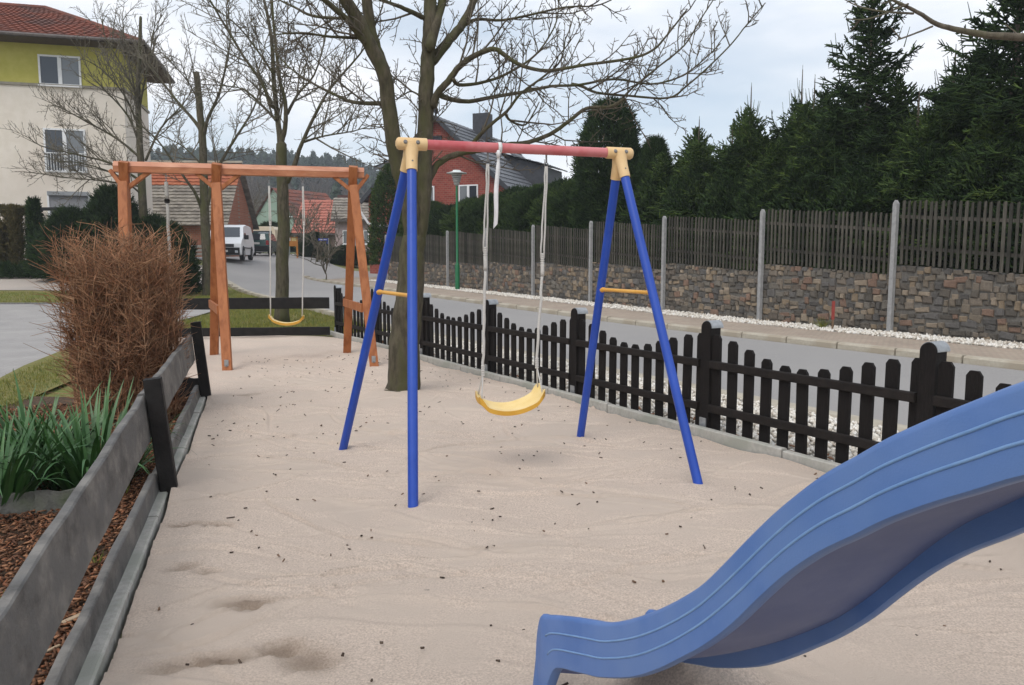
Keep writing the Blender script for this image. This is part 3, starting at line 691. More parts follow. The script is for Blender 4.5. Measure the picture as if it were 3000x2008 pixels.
def resample(P, m=4):
    out_ = []
    for i in range(len(P) - 1):
        p0, p1, p2, p3 = (Vector((*P[max(0, min(len(P) - 1, i + k))], 0)) for k in (-1, 0, 1, 2))
        for j in range(m):
            t = j / m; q = .5 * ((2 * p1) + (p2 - p0) * t + (2 * p0 - 5 * p1 + 4 * p2 - p3) * t * t + (3 * p1 - p0 - 3 * p2 + p3) * t ** 3); out_.append((q.x, q.y))
    return out_ + [P[-1]]
TP, BP = resample(top_p), resample(bot_p)
slide = thing('slide', (.25, 2.5, 0), 'light blue plastic wave slide with ribbed side walls curving down to the sand', 'slide')
def s3d(tz, n): p = SF + SDv * tz[0] + SN * n; p.z = tz[1] + SLD * n; return p
def wall_mesh(n0, th):
    mb = MB(); V = []; K = 10
    for a, b_ in zip(TP, BP):
        e = (Vector((*a, 0)) - Vector((*b_, 0))); Ln = e.length; e /= Ln
        def q(fr, n): return s3d((b_[0] + e.x * fr, b_[1] + e.y * fr), n0 + n)
        r = th / 2
        ring = [q(.004, .0), q(.0, .006), q(.0, th - .006), q(.004, th), q(Ln - r, th)] + [q(Ln - r + r * math.sin(x), th / 2 + r * math.cos(x)) for x in (R(35), R(70), R(110), R(145))] + [q(Ln - r, 0.0)]
        V += ring
    n = len(TP)
    F = [(k * K + i, k * K + (i + 1) % K, (k + 1) * K + (i + 1) % K, (k + 1) * K + i) for k in range(n - 1) for i in range(K)] + [tuple(range(K - 1, -1, -1)), tuple(range((n - 1) * K, n * K))]
    return mb.add(V, F)
SW = .44; TH = .034
for n0, nm in ((0.0, 0), (SW - TH, 1)):
    wl = wall_mesh(n0, TH).build('side_wall', M_slide, slide, True, 50)
    for fr in (.36, .66):
        pts = []
        for a, b_ in list(zip(TP, BP))[11:]:
            t = (b_[0] + (a[0] - b_[0]) * fr, b_[1] + (a[1] - b_[1]) * fr); pts.append(s3d(t, n0 + (.0005 if nm == 0 else TH - .0005)))
        MB().tube(pts, .0031, 8).build('ridge', M_slide_l, wl, True)
fl = MB(); V = []; K = 9
for a, b_ in list(zip(TP, BP))[8:]:
    e = (Vector((*a, 0)) - Vector((*b_, 0))).normalized()
    up_ = [];
    for i in range(K):
        v = i / (K - 1); n = TH * .5 + (SW - TH) * v; h = .078 - .022 * (1 - (2 * v - 1) ** 2); up_.append(s3d((b_[0] + e.x * h, b_[1] + e.y * h), n))
    dn = [p - s3d((e.x * .012, e.y * .012), 0) + s3d((0, 0), 0) for p in up_]
    V += up_ + dn[::-1]
m = len(V) // (2 * K)
F = [(k * 2 * K + i, k * 2 * K + (i + 1) % (2 * K), (k + 1) * 2 * K + (i + 1) % (2 * K), (k + 1) * 2 * K + i) for k in range(m - 1) for i in range(2 * K)] + [tuple(range(2 * K - 1, -1, -1)), tuple(range((m - 1) * 2 * K, m * 2 * K))]
fl.add(V, F).build('chute_floor', M_slide_d, slide, True, 60)
for n in (.04, SW - .04): MB().tube([s3d((2.05, -.05), n), s3d((2.05, 1.25), n)], .024, 10).build('support_leg', M_blue, slide)

# ================================================================== bare trees
M_bark = mat('mossy_bark', (.052, .044, .028), (.105, .088, .06), 9, .95, 1.0, 30, stretch=(2.2, 2.2, .7), c3=(.07, .068, .03), scale3=2.2)
M_bark2 = mat('brown_bark', (.085, .07, .052), (.145, .122, .094), 12, .95, 1.0, 40, stretch=(2.5, 2.5, .6), c3=(.115, .105, .065), scale3=1.5)
M_twig = mat('twig', (.075, .062, .045), (.125, .105, .08), 3, .9)
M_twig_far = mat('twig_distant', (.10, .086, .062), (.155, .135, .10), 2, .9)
def vnoise(r, s): return np.array([r.gauss(0, s), r.gauss(0, s), r.gauss(0, s)])
def dens(P, m=4):
    """Catmull-Rom through hand laid limb points"""
    P = [np.array(p) for p in P]; out_ = []
    for i in range(len(P) - 1):
        p0, p1, p2, p3 = P[max(0, i - 1)], P[i], P[i + 1], P[min(len(P) - 1, i + 2)]
        for j in range(m):
            t = j / m; out_.append(.5 * (2 * p1 + (p2 - p0) * t + (2 * p0 - 5 * p1 + 4 * p2 - p3) * t * t + (3 * p1 - p0 - 3 * p2 + p3) * t ** 3))
    return out_ + [P[-1]]
def branch(r, p, d, ln, r0, segs, n, upc, jit, rmin):
    pts = [p]; d = d / np.linalg.norm(d)
    for i in range(n):
        d = d + vnoise(r, jit) + np.array([0, 0, upc]); d /= np.linalg.norm(d); q = pts[-1] + d * ln / n
        a, b = r0 * (1 - i / n) + rmin, r0 * (1 - (i + 1) / n) + rmin; segs.append((*pts[-1], *q, a, b)); pts.append(q)
    return pts
def twigs(r, pts, rad, segs, level, spec, t0=.12):
    """recursive side shoots: spec[level] = (spacing, length, lenvar, angle, upcurve, jitter)"""
    if level >= len(spec): return
    sp, ln, lv, ang, upc, jit, rm = spec[level]
    P = [np.array(p) for p in pts]; L = sum(np.linalg.norm(P[i + 1] - P[i]) for i in range(len(P) - 1)); nxt = L * t0 + sp * r.random(); s = 0.0
    for i in range(len(P) - 1):
        v = P[i + 1] - P[i]; l = np.linalg.norm(v)
        if l < 1e-6: continue
        while nxt < s + l:
            t = (nxt - s) / l; p = P[i] + v * t; d = v / l; side = vnoise(r, 1); side[2] += .35; side -= d * side.dot(d); side /= np.linalg.norm(side)
            a = R(r.gauss(ang, 12)); dd = d * math.cos(a) + side * math.sin(a); fr = nxt / L
            length = ln * (1.15 - .75 * fr) * r.uniform(1 - lv, 1 + lv)
            rr = max(rm * 1.6, length * .0105)
            q = branch(r, p, dd, length, rr, segs, 4 if level == 0 else 3 if level == 1 else 2, upc, jit, rm)
            twigs(r, q, rr, segs, level + 1, spec, .12 if level else .15)
            nxt += sp * r.uniform(.55, 1.5)
        s += l
def bare_tree(name, limbs, label, spec, bark, twigm, seed, group=None, dmul=4, sides=10, flat=False):
    r = random.Random(seed); base = limbs[0][0][0]; root = thing(name, base, label, 'tree', group)
    for k, (P, r0, r1) in enumerate(limbs):
        D_ = dens(P, dmul); n = len(D_); rad = [r0 + (r1 - r0) * (i / (n - 1)) ** (.62 if k else .8) for i in range(n)]
        if k == 0:
            rad[0] *= 1.22; rad[1] *= 1.08
        D_ = [p + vnoise(r, rad[i] * .06) if 0 < i < n - 1 else p for i, p in enumerate(D_)]
        if k:
            D_.insert(0, D_[0] - (D_[1] - D_[0]) / np.linalg.norm(D_[1] - D_[0]) * r0 * .7); rad.insert(0, r0 * .25); rad[1] *= .9
        elif not flat:
            D_.append(D_[-1] + (D_[-1] - D_[-2]) / np.linalg.norm(D_[-1] - D_[-2]) * r1 * .9); rad.append(r1 * .2)
        MB().tube([Vector(p) for p in D_], rad, sides if r0 > .04 else 7).build('trunk' if k == 0 else 'limb', bark, root, True)
    segs = []
    for k, (P, r0, r1) in enumerate(limbs):
        if k == 0: continue
        twigs(r, dens(P, dmul), r0, segs, 0, spec, .22 if r0 > .05 else .1)
    S = seg_mesh('twigs', segs, 3, off=base); link('twigs', S, twigm, root, kind='stuff')
    return root
T1 = [
 [[[-1.15,7.95,-0.04],[-1.12,7.95,0.19],[-1.08,7.95,0.65],[-1.05,7.95,0.95],[-1.01,7.95,1.36],[-0.98,7.95,1.6]],0.185,0.12],
 [[[-0.98,7.95,1.53],[-1.02,7.89,1.88],[-1.08,7.84,2.17],[-1.15,7.78,2.48],[-1.19,7.73,2.89],[-1.22,7.67,3.15],[-1.34,7.62,3.4],[-1.45,7.56,3.63],[-1.54,7.51,3.77],[-1.64,7.45,3.98]],0.1,0.055],
 [[[-1.23,7.75,3.17],[-1.31,7.75,3.4],[-1.36,7.75,3.6],[-1.38,7.75,3.84],[-1.38,7.75,4.16]],0.075,0.045],
 [[[-1.29,7.7,3.31],[-1.41,7.54,3.45],[-1.51,7.38,3.56],[-1.66,7.21,3.67],[-1.82,7.05,3.8]],0.045,0.02],
 [[[-0.98,7.95,1.53],[-0.92,7.99,1.93],[-0.89,8.03,2.28],[-0.88,8.06,2.67],[-0.86,8.1,3.11],[-0.85,8.14,3.4],[-0.83,8.18,3.69],[-0.83,8.21,3.99],[-0.84,8.25,4.38]],0.105,0.06],
 [[[-0.82,8.05,3.48],[-0.76,8.18,3.77],[-0.71,8.32,4.02],[-0.64,8.45,4.37]],0.06,0.035],
 [[[-0.82,8.15,3.36],[-0.67,8.27,3.58],[-0.54,8.39,3.77],[-0.45,8.51,3.96],[-0.4,8.63,4.12],[-0.31,8.75,4.34]],0.056,0.035],
 [[[-0.51,8.45,3.8],[-0.36,8.42,3.86],[-0.1,8.38,3.84],[0.17,8.35,3.88],[0.54,8.32,3.95],[0.84,8.28,3.95],[1.01,8.25,4.0]],0.022,0.006],
 [[[-0.79,8.05,2.91],[-0.74,8.01,3.03],[-0.63,7.98,3.14],[-0.51,7.94,3.28],[-0.34,7.91,3.38],[-0.17,7.87,3.42],[-0.05,7.84,3.34],[0.09,7.8,3.25],[0.34,7.76,3.19],[0.65,7.73,3.23],[1.14,7.69,3.29],[1.34,7.66,3.36],[1.44,7.62,3.46],[1.57,7.59,3.62],[1.63,7.55,3.7]],0.044,0.006],
 [[[-0.72,8.05,3.02],[-0.62,8.15,3.0],[-0.44,8.25,3.0],[-0.21,8.35,3.06],[0.1,8.45,3.13],[0.41,8.55,3.21],[0.73,8.65,3.25],[1.11,8.75,3.33],[1.53,8.85,3.3],[1.87,8.95,3.4],[2.13,9.05,3.59],[2.36,9.15,3.81]],0.031,0.006],
 [[[-0.58,7.95,3.15],[-0.53,8.04,3.12],[-0.35,8.12,3.15],[-0.13,8.21,3.23],[0.1,8.3,3.37],[0.25,8.39,3.5],[0.37,8.47,3.67],[0.47,8.56,3.88],[0.5,8.65,4.13]],0.024,0.006],
 [[[-0.88,8.05,2.12],[-0.83,8.09,2.22],[-0.76,8.13,2.35],[-0.61,8.18,2.44],[-0.43,8.22,2.49],[-0.21,8.26,2.52],[-0.06,8.3,2.57],[0.17,8.35,2.6],[0.4,8.39,2.69],[0.6,8.43,2.83],[0.79,8.47,2.97],[1.03,8.51,2.99],[1.19,8.55,3.08],[1.08,8.6,3.0],[1.18,8.64,3.1],[1.31,8.68,3.23],[1.58,8.72,3.45],[1.87,8.77,3.69],[2.04,8.81,3.96],[2.19,8.85,4.19]],0.043,0.006],
 [[[-0.45,8.25,2.51],[-0.38,8.19,2.59],[-0.26,8.14,2.71],[-0.05,8.08,2.87],[0.09,8.02,3.03],[0.34,7.96,3.2],[0.48,7.91,3.33],[0.52,7.85,3.53]],0.029,0.006],
 [[[0.66,8.85,3.3],[0.75,8.76,3.26],[0.92,8.67,3.17],[1.25,8.58,3.12],[1.65,8.49,3.08],[1.83,8.41,3.19],[2.03,8.32,3.36],[2.23,8.23,3.56],[2.36,8.14,3.73],[2.51,8.05,3.91]],0.02,0.005],
 [[[-0.07,8.15,2.86],[-0.01,8.25,2.8],[0.14,8.35,2.78],[0.24,8.45,2.94],[0.29,8.55,3.05]],0.018,0.005],
 [[[-1.28,7.85,2.9],[-1.58,7.99,2.94],[-1.83,8.13,3.06],[-2.08,8.27,3.2],[-2.34,8.41,3.39],[-2.53,8.55,3.61]],0.026,0.005],
 [[[-1.4,7.75,3.49],[-1.68,7.52,3.44],[-1.89,7.28,3.41],[-2.06,7.05,3.33]],0.02,0.005],
 [[[-1.45,7.75,3.64],[-1.56,7.83,3.69],[-1.93,7.91,3.74],[-2.14,7.99,3.85],[-2.3,8.07,3.94],[-2.42,8.15,4.05]],0.024,0.006],
 [[[-0.92,7.95,3.0],[-1.03,8.12,3.07],[-1.18,8.28,3.03],[-1.35,8.45,3.0]],0.012,0.004],
 [[[-0.9,8.15,3.8],[-1.04,7.88,3.8],[-1.14,7.62,3.77],[-1.23,7.35,3.73]],0.03,0.012],
]
T2 = [
 [[[-5.12,17.3,-0.07],[-5.08,17.3,0.92],[-5.02,17.3,2.07],[-5.01,17.3,3.2],[-5.0,17.3,3.85]],0.16,0.115],
 [[[-5.01,17.3,3.94],[-5.07,17.36,4.2],[-5.15,17.42,5.07],[-5.2,17.48,6.15],[-5.35,17.54,6.93],[-5.48,17.6,7.4]],0.09,0.02],
 [[[-5.0,17.3,3.88],[-4.89,17.23,4.17],[-4.85,17.17,4.71],[-4.93,17.1,5.12],[-4.98,17.03,5.88],[-5.0,16.97,6.45],[-4.99,16.9,7.16]],0.08,0.02],
 [[[-4.9,17.3,3.04],[-4.67,17.22,3.49],[-4.51,17.13,3.85],[-4.16,17.05,4.48],[-3.82,16.97,4.97],[-3.17,16.88,5.64],[-2.84,16.8,6.11]],0.07,0.012],
 [[[-5.11,17.3,4.37],[-5.24,17.55,4.47],[-5.75,17.8,4.96],[-6.16,18.05,5.2],[-7.04,18.3,5.32]],0.045,0.01],
 [[[-5.1,17.3,4.62],[-5.16,17.2,4.66],[-5.33,17.1,5.12],[-5.65,17.0,5.61],[-6.08,16.9,6.38],[-6.24,16.8,6.69],[-6.4,16.7,6.95]],0.055,0.012],
 [[[-4.55,17.3,3.88],[-4.01,17.03,3.98],[-3.33,16.77,4.04],[-2.83,16.5,4.14]],0.03,0.008],
 [[[-4.85,17.3,4.49],[-4.65,17.52,4.97],[-4.37,17.75,5.39],[-4.18,17.98,6.13],[-4.12,18.2,6.82]],0.04,0.01],
 [[[-5.14,17.3,5.35],[-5.61,17.47,6.0],[-6.06,17.63,6.5],[-6.67,17.8,6.92]],0.03,0.01],
]
T3 = [
 [[[-10.3,26.5,-0.07],[-10.29,26.5,1.25],[-10.3,26.5,3.0],[-10.28,26.5,4.15],[-10.29,26.5,5.44],[-10.32,26.5,6.42],[-10.39,26.5,7.47]],0.19,0.1],
 [[[-10.28,26.5,5.52],[-10.58,26.75,5.9],[-11.29,27.0,6.66],[-12.09,27.25,7.62],[-12.67,27.5,8.25]],0.085,0.02],
 [[[-10.23,26.5,5.43],[-9.94,26.25,6.0],[-9.49,26.0,6.65],[-9.07,25.75,7.73],[-8.87,25.5,8.33]],0.08,0.02],
 [[[-10.21,26.5,3.15],[-10.01,26.6,4.02],[-9.79,26.7,4.55],[-9.36,26.8,5.28],[-8.92,26.9,5.97],[-8.59,27.0,6.66],[-8.4,27.1,7.54]],0.09,0.02],
 [[[-10.41,26.5,3.09],[-10.51,26.2,3.59],[-10.97,25.9,4.41],[-11.37,25.6,5.16],[-11.76,25.3,5.56]],0.07,0.015],
 [[[-10.31,26.5,6.51],[-10.56,26.25,7.11],[-10.71,26.0,7.79]],0.04,0.01],
 [[[-10.25,26.5,4.38],[-11.2,27.1,5.18],[-12.19,27.7,5.61]],0.04,0.01],
]
T4 = [
 [[[-13.6,29.0,0.6],[-13.55,29.0,2.52],[-13.52,29.0,4.41],[-13.53,29.0,5.97],[-13.49,29.0,7.51],[-13.35,29.0,8.88],[-13.27,29.0,9.94]],0.2,0.05],
 [[[-13.52,29.0,5.45],[-13.76,28.73,6.43],[-14.32,28.47,7.2],[-14.86,28.2,7.83]],0.06,0.015],
 [[[-13.44,29.0,4.93],[-14.43,29.15,5.73],[-15.54,29.3,6.33],[-16.56,29.45,6.87],[-17.12,29.6,7.01]],0.06,0.012],
 [[[-13.48,29.0,4.14],[-14.49,28.75,4.79],[-15.6,28.5,5.07],[-16.69,28.25,5.34],[-16.98,28.0,5.66]],0.055,0.012],
 [[[-13.51,29.0,6.69],[-13.83,29.27,8.08],[-14.15,29.53,9.43],[-14.29,29.8,10.33]],0.05,0.012],
 [[[-13.45,29.0,6.89],[-13.02,28.8,8.22],[-12.68,28.6,9.18],[-12.45,28.4,9.91]],0.05,0.012],
 [[[-13.34,29.0,4.93],[-12.82,29.17,6.09],[-12.05,29.33,6.96],[-11.67,29.5,7.61]],0.055,0.012],
 [[[-13.54,29.0,7.25],[-14.15,29.1,8.4],[-14.68,29.2,9.34],[-14.8,29.3,9.98]],0.045,0.012],
 [[[-13.49,29.0,3.98],[-15.06,29.17,4.21],[-16.32,29.33,4.33],[-17.92,29.5,4.56]],0.045,0.01],
 [[[-13.47,29.0,5.96],[-13.77,28.5,7.15],[-14.24,28.0,7.89],[-14.66,27.5,8.16]],0.05,0.01],
 [[[-13.46,29.0,3.62],[-14.13,28.4,4.34],[-15.03,27.8,4.68],[-15.5,27.2,4.66]],0.045,0.01],
]
T5 = [
 [[[3.39,4.2,2.48],[3.03,4.22,2.52],[2.69,4.25,2.55],[2.52,4.28,2.57],[2.38,4.3,2.6],[2.27,4.33,2.64],[2.17,4.35,2.71],[2.05,4.38,2.78],[1.98,4.4,2.83]],0.03,0.006],
 [[[2.15,4.35,2.7],[2.02,4.47,2.75],[1.95,4.58,2.81],[1.91,4.7,2.89]],0.007,0.003],
 [[[2.12,4.35,2.75],[1.96,4.3,2.68],[1.84,4.25,2.64],[1.73,4.2,2.63]],0.006,0.003],
 [[[2.23,4.3,2.62],[2.1,4.2,2.56],[1.96,4.1,2.5]],0.006,0.004],
]
bare_tree('bare_tree', T1, 'large twin-stemmed bare tree growing from the sand beside the blue swing frame',
          [(.15, .62, .5, 48, .08, .13, .0030), (.078, .22, .5, 50, .06, .14, .0022), (.05, .07, .5, 52, .03, .1, .0019)], M_bark, M_twig, 3)
T2[1][0] = T2[0][0][-2:-1] + T2[1][0]; T2[2][0] = T2[0][0][-2:-1] + T2[2][0]; T2[1][1] = .105
bare_tree('bare_tree', T2, 'slender many-branched bare tree on the lawn behind the black plank fence',
          [(.19, 1.35, .4, 42, .07, .1, .0046), (.14, .5, .5, 48, .05, .12, .0034), (.095, .17, .5, 48, .03, .1, .0028)], M_bark, M_twig_far, 4, dmul=3, sides=8)
bare_tree('bare_tree', T3, 'bare tree with sawn-off top standing behind the timber swing frame',
          [(.25, 1.75, .4, 40, .06, .1, .0058), (.165, .65, .5, 45, .05, .12, .0043), (.14, .22, .5, 45, .03, .1, .0036)], M_bark, M_twig_far, 5, dmul=3, sides=8, flat=True)
bare_tree('bare_tree', T4, 'bushy bare tree with fanned branches in front of the cream and green house',
          [(.22, 1.8, .4, 36, .06, .09, .0058), (.175, .68, .5, 42, .05, .12, .0043), (.15, .22, .5, 42, .03, .1, .0036)], M_bark, M_twig_far, 6, dmul=3, sides=8)
# tree to the right of the view whose branch reaches in
T5full = [[[[5.6, 3.9, -.05], [5.62, 3.95, 1.0], [5.6, 4.0, 2.0], [5.55, 4.1, 2.9], [5.5, 4.2, 4.2], [5.6, 4.3, 6.0]], .15, .06],
          [[[5.57, 4.05, 2.2], [5.0, 4.12, 2.32], [4.3, 4.16, 2.40]] + T5[0][0], .045, .005]] + T5[1:] + \
         [[[[5.5, 4.2, 3.6], [5.9, 4.6, 4.4], [6.4, 5.2, 5.2]], .04, .01], [[[5.5, 4.2, 4.2], [6.1, 3.4, 5.0], [6.6, 3.0, 5.9]], .04, .01]]
bare_tree('bare_tree', T5full, 'bare tree beyond the slide with one thin branch reaching overhead',
          [(.34, .14, .4, 50, .05, .1, .0022), (.1, .05, .4, 50, .03, .1, .0018)], M_bark2, M_twig, 9)

# ================================================================== conifers
M_needle = mat('spruce_needles', (.017, .032, .013), (.032, .052, .02), 2.5, .8, spec=.1, island=True, rand=[(1, 1, 1), (.6, .65, .62), (1.35, 1.4, 1.15), (.8, .85, .85), (1.7, 1.65, 1.2)])
M_needle2 = mat('green_needles', (.030, .053, .017), (.052, .078, .025), 2.5, .8, spec=.1, island=True, rand=[(1, 1, 1), (.6, .65, .62), (1.3, 1.35, 1.1), (.75, .8, .8), (1.6, 1.5, 1.1)])
M_trunk = mat('conifer_trunk', (.07, .055, .042), (.11, .09, .07), 10, .95, .6)
def spruce_segs(seed, h, Rb, z0, whorl=.3, droop=.25, dense=1.0, spire=.22, tw=.021, prof=.8, lead=0.0, up=0.0):
    r = random.Random(seed); S = []; z = z0
    hz_ = h - lead
    while z < hz_ * .985:
        f = (z - z0) / (hz_ - z0); Lb = Rb * (1 - f) ** prof * r.uniform(.74, 1.14) + .06; nb = max(4, int((6 + 3 * (1 - f)) * dense)); ph = r.random() * 6.28
        for k in range(nb):
            a = ph + 6.28 * k / nb + r.gauss(0, .18); ln = Lb * r.uniform(.55, 1.28 if f > .35 else 1.05); el = .75 * f ** 1.5 - droop * (1 - f) + up * f + r.gauss(0, .12)
            d = np.array([math.cos(a) * math.cos(el), math.sin(a) * math.cos(el), math.sin(el)]); p = np.array([0, 0, z + r.gauss(0, .05)]); n = max(3, int(ln / .17)); q = p
            for i in range(n):
                d2 = d + np.array([0, 0, .05 * i / n * 3 + (.22 if i > n * .6 else 0)]) + vnoise(r, .06); d2 /= np.linalg.norm(d2); nx = q + d2 * ln / n; fr = i / n
                S.append((*q, *nx, tw * (1.15 - .5 * fr), tw * (1.05 - .5 * (fr + 1 / n))))
                if fr > .12:
                    for sd_ in (-1, 1):
                        for rep in range(2 if ln > .35 else 1):
                            pp = q + (nx - q) * r.random(); side = np.cross(d2, (0, 0, 1.)); side /= np.linalg.norm(side) + 1e-9
                            tl_ = min(.46, ln * (.40 - .22 * fr)) * r.uniform(.5, 1.3); td = d2 * .65 + side * sd_ * r.uniform(.5, 1) + np.array([0, 0, r.gauss(-.12, .22)]); td /= np.linalg.norm(td)
                            e = pp + td * tl_; S.append((*pp, *e, tw, tw * .45))
                            if tl_ > .12:
                                for _ in range(3):
                                    p3 = pp + td * tl_ * r.uniform(.15, .8); t3 = td * .6 + side * r.uniform(-.8, .8) + np.array([0, 0, r.gauss(-.1, .35)]); t3 /= np.linalg.norm(t3)
                                    S.append((*p3, *(p3 + t3 * tl_ * r.uniform(.35, .65)), tw * .75, tw * .3))
                q = nx
        z += whorl * r.uniform(.75, 1.15) * (1 - .35 * f)
    S.append((0, 0, hz_ - .5, 0, 0, h, tw * .9, tw * .35))
    for k in range(16 if lead else 6):
        a = r.random() * 6.28; zz = hz_ - .35 + (h - hz_) * .75 * r.random(); l_ = r.uniform(.5, 1.0) * (spire * .6 + .35 * (h - zz)); x1, y1 = math.cos(a) * l_ * .45, math.sin(a) * l_ * .45; S.append((0, 0, zz, x1, y1, zz + l_ * .35, tw * .7, tw * .5)); S.append((x1, y1, zz + l_ * .35, x1 * 1.35, y1 * 1.35, zz + l_, tw * .55, tw * .25))
    if lead:
        for k in range(26):
            a = r.random() * 6.28; q = Rb * r.uniform(.15, .75); zz = z0 + (hz_ - z0) * (1 - (q / Rb) ** (1 / prof)) - .15; l_ = r.uniform(.3, .75); S.append((math.cos(a) * q, math.sin(a) * q, zz, math.cos(a) * (q + .1), math.sin(a) * (q + .1), zz + l_, tw * .7, tw * .3))
    return S
def dome_segs(seed, h, rx, ry, count, tw=.018, z0=.1, power=.55, boxy=False, rough=.10, lmax=.2):
    """dense evergreen or clipped hedge: shoots pointing outward all over a rounded body"""
    r = random.Random(seed); S = []
    for _ in range(count):
        a = r.random() * 6.28; f = r.random(); z = z0 + (h - z0) * f
        prof = (1 - f ** 3.2) ** power if not boxy else (1.0 if f < .93 else (1 - ((f - .93) / .07) ** 2 * .35)); k = prof * r.uniform(.72, 1.03) * (1 + rough * (math.sin(a * 5 + z * 3) + .7 * math.sin(a * 9 - z * 7 + 1)) * (not boxy))
        if boxy:
            sx, sy = math.copysign(abs(math.cos(a)) ** .35, math.cos(a)), math.copysign(abs(math.sin(a)) ** .35, math.sin(a))
            if r.random() < .25: kk = r.random(); sx *= kk; sy *= kk; z = h * r.uniform(.94, 1.0)
        else: sx, sy = math.cos(a), math.sin(a)
        p = np.array([sx * rx * k, sy * ry * k, z]); d = np.array([sx, sy, .55 + .9 * f * f]) + vnoise(r, .35); d /= np.linalg.norm(d); ln = r.uniform(.07, lmax)
        S.append((*p, *(p + d * ln), tw, tw * .35))
        for _ in range(2):
            d2 = d + vnoise(r, .55); d2 /= np.linalg.norm(d2); q = p + d * ln * r.uniform(.1, .7); S.append((*q, *(q + d2 * ln * .7), tw * .8, tw * .3))
    return S
def conifer(name, loc, label, crown, trunk_h, m, group=None, sc=1.0, rz=0.0, cat='tree'):
    t = thing(name, loc, label, cat, group, rz); c = link('crown', crown, m, t); c.scale = (sc if not hasattr(sc, '__len__') else sc[0],) * 2 + ((sc if not hasattr(sc, '__len__') else sc[1]),)
    tk = MB().tube([(0, 0, -.05), (0, 0, trunk_h * .5), (0, 0, trunk_h)], [.11, .07, .012], 7).mesh('trunk'); tr = link('trunk', tk, M_trunk, t); tr.scale = c.scale
    return t
ZT = .85                                                     # garden terrace behind the stone wall
sp_tall = [seg_mesh('spruce_crown', spruce_segs(s, 7.2, 2.0, .15, .30, .16, 1.25, .25, .021, .75, .35, .25), 3) for s in (1, 2)]
sp_mid = [seg_mesh('young_spruce_crown', spruce_segs(s, 5.0, 1.75, .12, .23, .1, 1.35, .4, .021, .5, 1.0, .2), 3) for s in (3, 4, 5)]
sp_low = [seg_mesh('hedge_crown', spruce_segs(s, 4.1, 1.75, .05, .19, .34, 1.5, .3, .023), 3) for s in (6, 7, 16)]
core = seg_mesh('inner_crown', dome_segs(17, 3.4, 1.2, 1.0, 6000, .03), 3)
yew = seg_mesh('yew_crown', dome_segs(8, 5.4, 1.05, 1.05, 12000, .019, .2, .42, False, .12, .30), 3)
def put(s, n, z=ZT): p = on(s, n); p.z = max(z, gz(p.x, p.y)) ; return p
G1 = 'evergreens behind the stone wall'
ORD = ['first', 'second', 'third', 'fourth', 'fifth', 'sixth', 'seventh', 'eighth', 'ninth']
def panel_of(s):
    k = int((5.07 - s) // 3.17)
    if k < 0: return 'two slat panels from the red stake, away from the lamp' if k < -1 else 'behind the slat panel adjoining the red stake panel'
    return 'behind the slat panel above the red stake' if k == 0 else 'behind the %s slat panel from the red stake to the lamp' % ORD[min(k - 1, 8)]
for i, (s, n, sc, lab) in enumerate(((2.34, 12.0, (1.0, 1.02), 'tall dark spruce standing beside the second concrete fence post'), (5.3, 12.4, (1.08, 1.06), 'tall dark spruce beside the big weathered fence panel'),
                                     (8.2, 12.4, (1.2, .98), 'tall broad spruce at the end of the evergreen hedge'))):
    conifer('spruce', put(s, n), lab, sp_tall[i % 2], 7.1, M_needle, G1, sc, i * 2.1)
for i, (s, n, sz, sx) in enumerate(((-1.08, 11.1, 1.03, .85), (-.11, 11.9, 1.10, .75), (.85, 11.2, 1.0, .8), (-3.1, 11.2, .92, .9), (-2.0, 12.2, .86, .9), (3.7, 11.0, .83, .95), (6.4, 11.4, 1.02, .95), (3.6, 13.2, 1.05, 1.0), (1.2, 13.2, 1.0, 1.0), (-1.0, 13.4, .95, 1.0), (6.9, 13.4, 1.2, 1.1))):
    conifer('spruce', put(s, n + (.8 if n < 12 else 0)), 'spiky young spruce ' + panel_of(s), sp_mid[i % 3], 4.9, M_needle if i % 2 else M_needle2, G1, (sx, sz), i * 1.3)
conifer('yew', put(-6.4, 11.3), 'rounded dark yew rising above the hedge right of the red crossbar', yew, 3.5, M_needle, G1)
conifer('small_yew', put(-4.55, 11.6), 'small dark bush top beside the rounded yew', yew, 3.0, M_needle, G1, (.55, .75), 1.0)
dome_b = [seg_mesh('rounded_crown', dome_segs(q, 3.5, 1.5, 1.35, 12000, .022, .05, .5, False, .16, .32), 3) for q in (41, 42)]
